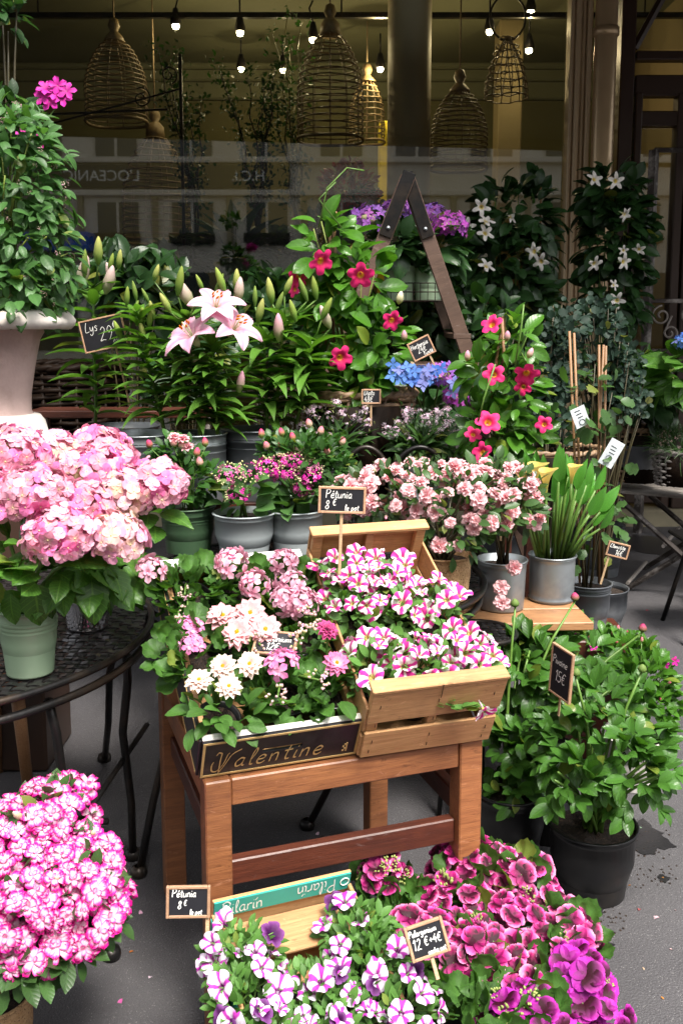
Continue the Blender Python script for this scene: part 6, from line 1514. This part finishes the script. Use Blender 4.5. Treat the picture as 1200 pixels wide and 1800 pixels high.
# ---- peonies in black pots
def peony(label, v, dims, ells, n, size, buds, Yb, shoots=6, pm='blackpl'):
    o = potted('peony_plant', label, 'peony', v, 0.0, *dims, pm, (.93,), 'peonies in black pots', soilz=.9)
    leaves(o, 'peo', 'lf_peo', ells, n, size, 290, up=.15, out=.8, nrm=.9, fmin=.45, tri=True)
    pp = bloom_at(o, 'peonybud', [(x, y, Y) for x, y, Y in buds], 17, Yb, face=(0, -.1, 1), jt=.2, name='bud') if buds else []
    b = loc(o) + Vector((0, 0, dims[2] * .9)); stems(o, b, pp + [c + Vector((r.x * d.x, r.y * d.y, r.z * d.z)) * .6 for c, r in ells for d in [rv() for _ in range(shoots)]], .0045)
    return o
v = PZ(1037, 1563, 0)
peony('peony in the black pot standing in front at the right', v, (.112, .088, .19), [E(1045, 1310, 2.38, 125, 90, .16), E(1115, 1360, 2.30, 68, 75, .12), E(1005, 1375, 2.28, 60, 55, .1), E(1060, 1235, 2.5, 100, 55, .12), E(1150, 1330, 2.35, 40, 50, .08)], 190, .067, [(1011, 1190, 2.4), (1127, 1182, 2.4)], 2.4)
peony('peony in the black pot directly right of the wooden table', PZ(893, 1500, 0), (.10, .082, .20), [E(930, 1190, 2.68, 82, 85, .14), E(910, 1320, 2.6, 60, 70, .1), E(900, 1385, 2.52, 48, 30, .08)], 140, .067, [(905, 1068, 2.6), (1010, 1057, 2.7)], 2.6)
peony('peony in the black pot farthest back of the three', PZ(955, 1462, 0), (.10, .082, .20), [E(1000, 1170, 2.9, 75, 55, .14), E(950, 1140, 2.9, 60, 40, .12)], 110, .066, [(1128, 1112, 2.85), (1127, 1185, 2.8)], 2.85)
o = potted('snapdragon_plant', 'small leaved snapdragon bush with pink buds beside the peonies', 'snapdragon', PZ(1110, 1375, 0), 0, .10, .08, .17, 'whitewood', (.9,)); el = [E(1120, 1190, 3.0, 66, 62, .14), E(1085, 1140, 3.05, 45, 30, .1), E(1150, 1240, 2.95, 42, 35, .1)]
leaves(o, 'mand', 'lf_mand', el, 520, .045, 280, up=.5); pts = blooms(o, 'bud_rose', el, 14, .018, 20, name='bud', lowcut=.1); pts += [(q, 1) for q in bloom_at(o, 'magenta', [(1012, 1110, 3.0), (1042, 1138, 3.0), (1185, 1162, 2.95), (1168, 1168, 2.95)], 9, 3.0)]; stems(o, loc(o) + Vector((0, 0, .16)), [p for p, s in pts], .0025)
o = potted('snapdragon_plant', 'low small leaved bush between the zinc pots and the peonies', 'bush', PZ(950, 1400, 0), 0, .1, .08, .17, 'blackpl', (.9,)); leaves(o, 'small', 'lf_pet', [E(945, 1108, 3.0, 62, 24, .1), E(985, 1100, 3.0, 50, 22, .1)], 420, .032, 230, up=.8)
stems(o, loc(o) + Vector((0, 0, .16)), [P(900 + 15 * k, 1105, 3.0) for k in range(8)], .003)
o = thing('plant_price_tag', 'small white card with a black number stuck in the peony leaves', 'price tag', P(1092, 1330, 2.42)); part('card', G().box((0, 0, .0), (.038, .0012, .05), bev=.0004), M['whiteink'], o); part('lettering', write(G(), '18', -.012, -.012, .024, .004, y=.0013), M['darkglass'], o); part('stake', G().tube([(0, 0.002, -.02), (0, .002, -.2)], .0015, 4), M['whiteink'], o)

# ================================================================ PRICE SIGNS
def sgn(label, px, py, Y, wp, hp, lines, **kw):
    s = Y / math.cos(PITCH) / FPX; return price_sign(label, P(px, py, Y), wp * s, hp * s, lines, **kw)
sgn('lily price sign reading 29 each, half hidden by the lily leaves', 182, 586, 3.52, 78, 56, [('Lys', -.40, .12, .30), ('29', -.10, -.22, .42), ('E', .24, .10, .2), ('each', .18, -.34, .17)], roll=R(-12), yaw=R(-4), stake=.22, stakelean=0, side=.2)
sgn('petunia price sign on a tall pale stake in the slatted crate', 601, 879, 2.12, 84, 48, [('Pétunia', -.36, .08, .31), ('8', -.36, -.34, .32), ('E', -.2, -.2, .24), ('le pot', .06, -.38, .22)], roll=R(2), yaw=R(2), stake=.14)
sgn('petunia price sign stuck in the cardboard crate in front', 331, 1585, 1.66, 82, 60, [('Pétunia', -.38, .17, .24), ('8', -.24, -.20, .24), ('E', -.10, -.10, .17), ('le pot', .04, -.38, .16)], roll=R(1.5), yaw=R(4), tilt=R(-8), stake=.05, side=.44)
sgn('pelargonium price sign with 12 plus 4 euros and cache pot', 750, 1651, 1.60, 76, 64, [('Pelargonium', -.44, .18, .17), ('12', -.4, -.20, .3), ('E+4E', -.10, -.14, .24), ('cache pot', -.06, -.40, .14)], roll=R(-14), yaw=R(6), tilt=R(-18), stake=.04)
sgn('flat lying geranium price sign among the pink dahlias', 484, 1131, 1.98, 78, 56, [('Géranium', -.36, .05, .26), ('12E', -.2, -.32, .3)], roll=R(4), yaw=R(-4), tilt=R(-62), stake=.0)
sgn('calla price sign behind the pink azalea', 886, 835, 2.85, 66, 48, [('Calla', -.36, .12, .3), ('8E', .12, -.1, .3), ('la fleur', -.2, -.38, .24)], roll=R(2), stake=.16)
sgn('hydrangea price sign reading 24 euros above the blue flowers', 740, 612, 3.5, 42, 34, [('Hortensia', -.42, .1, .24), ('24E', -.2, -.2, .3), ("l'unité", .0, -.4, .2)], roll=R(-26), yaw=R(8), stake=.09, side=.2)
sgn('small black sign half hidden in the mandevilla leaves over the basket', 652, 697, 3.5, 34, 26, [('Dipla', -.38, .1, .34), ('48E', -.36, -.36, .36)], stake=.08)
sgn('clematis price sign on the right of the clematis pot', 1085, 967, 3.1, 40, 27, [('Clematite', -.4, .1, .26), ('16E', -.1, -.34, .36)], roll=R(14), yaw=R(0), stake=.10, side=-.3)
sgn('upright peony price sign seen at a steep angle', 986, 1183, 2.3, 62, 96, [('Pivoine', -.42, .14, .15), ('15E', -.25, -.2, .22)], yaw=R(-66), roll=R(5), tilt=R(0), stake=.05)

# ================================================================ THE GROUND'S LITTER
g = G()
for k in range(260):
    cx_, cy_ = rnd.choice([(1130, 1480), (1130, 1480), (1060, 1620), (1150, 1540), (1040, 1490)]); v = PZ(cx_ + rnd.gauss(0, 22), cy_ + rnd.gauss(0, 14), 0)
    s = rnd.uniform(.001, .004); g.put(G().lathe([(0, 0), (s, .0), (s * .7, s * .7), (0, s)], 5), T(v))
tag(part('soil_crumbs', g, M['soil'], None), 'dark potting soil crumbs spilled on the pavement by the peony pot', 'soil', kind='stuff')
def litter(px, py, r, col, label, name='fallen_petal'):
    p = petals(G(), 1, r, r * .8, .1, lambda t, s: col, curl=.8, jitter=3); o = part(name, p, M['petal2'], None, True, M=T(PZ(px, py, .003)) @ rotz(rnd.uniform(0, 6))); tag(o, label, 'petal', 'bits fallen on the pavement')
def wet_patch(px, py, rx, ry, label):
    c = PZ(px, py, 0); q = PZ(px + rx, py, 0); f = PZ(px, py - ry, 0); a = (q - c).length; b = (f - c).length; n = 40; ph = [rnd.uniform(0, 6) for _ in range(4)]
    V = [(0, 0, 0)] + [(a * math.cos(t) * (1 + .2 * math.sin(3 * t + ph[0]) + .14 * math.sin(7 * t + ph[1]) + .1 * math.sin(13 * t + ph[2])), b * math.sin(t) * (1 + .2 * math.sin(4 * t + ph[3]) + .1 * math.sin(11 * t)), 0) for t in [6.2832 * i / n for i in range(n)]]
    o = part('wet_patch', G().add(V, [(0, 1 + i, 1 + (i + 1) % n, -1) for i in range(n)]), M['wet'], None, M=T((c.x, c.y, .0025))); tag(o, kind='structure')
M['wet'] = simple('wet_asphalt', (.016, .015, .017), .28, 0, 40, .4, .4, 120)
wet_patch(1132, 1472, 40, 26, ''); wet_patch(1150, 960, 60, 16, ''); wet_patch(1040, 1602, 22, 8, ''); wet_patch(1165, 1545, 10, 6, ''); wet_patch(1060, 1662, 16, 9, '')
litter(1140, 1073, .035, (.45, .03, .08), 'dark red fallen petal under the folding stand'); litter(1158, 1612, .02, (.75, .5, .55), 'pale pink fallen petal at the right'); litter(1122, 1600, .016, (.5, .12, .12), 'reddish fallen petal near the pale pink one')
litter(235, 1470, .012, (.12, .14, .05), 'tiny leaf scrap left of the wooden table leg', 'leaf_scrap'); litter(830 - 595, 1672, .012, (.5, .16, .02), 'small orange scrap on the dark pavement at lower left', 'leaf_scrap')
litter(1166, 1542, .013, (.55, .22, .03), 'orange scrap at the right edge beside crumbs', 'leaf_scrap'); litter(1128, 1455, .02, (.2, .3, .2), 'grey green leaf in the wet soil patch', 'leaf_scrap')
for x, y, c_, lb in ((1108, 1556, (.5, .2, .04), 'tiny orange scrap just right of the front black pot'), (1186, 1600, (.6, .4, .4), 'tiny pinkish scrap near the right edge, level with the pale petal'), (1128, 1700, (.4, .3, .2), 'tiny tan scrap right of the pelargoniums'),
                     (1160, 1752, (.5, .2, .04), 'lowest tiny orange scrap, near the bottom right corner'), (1095, 1560, (.4, .3, .2), 'tiny tan scrap touching the soil crumbs below the pot'), (1176, 1668, (.6, .4, .4), 'tiny pale pink scrap on bare pavement at the right edge')):
    litter(x, y, .008, c_, lb, 'leaf_scrap')
for x, y, c_, lb in ((246, 1600, (.7, .4, .55), 'pale pink petal on the dark pavement left of the petunia sign'), (262, 1720, (.75, .6, .7), 'whitish petal on the pavement between the azalea and the front crate'), (215, 1755, (.5, .1, .3), 'magenta petal fallen beside the lower left azalea'), (560, 1462, (.7, .5, .6), 'pale petal lying under the wooden table')):
    litter(x, y, .016, c_, lb)
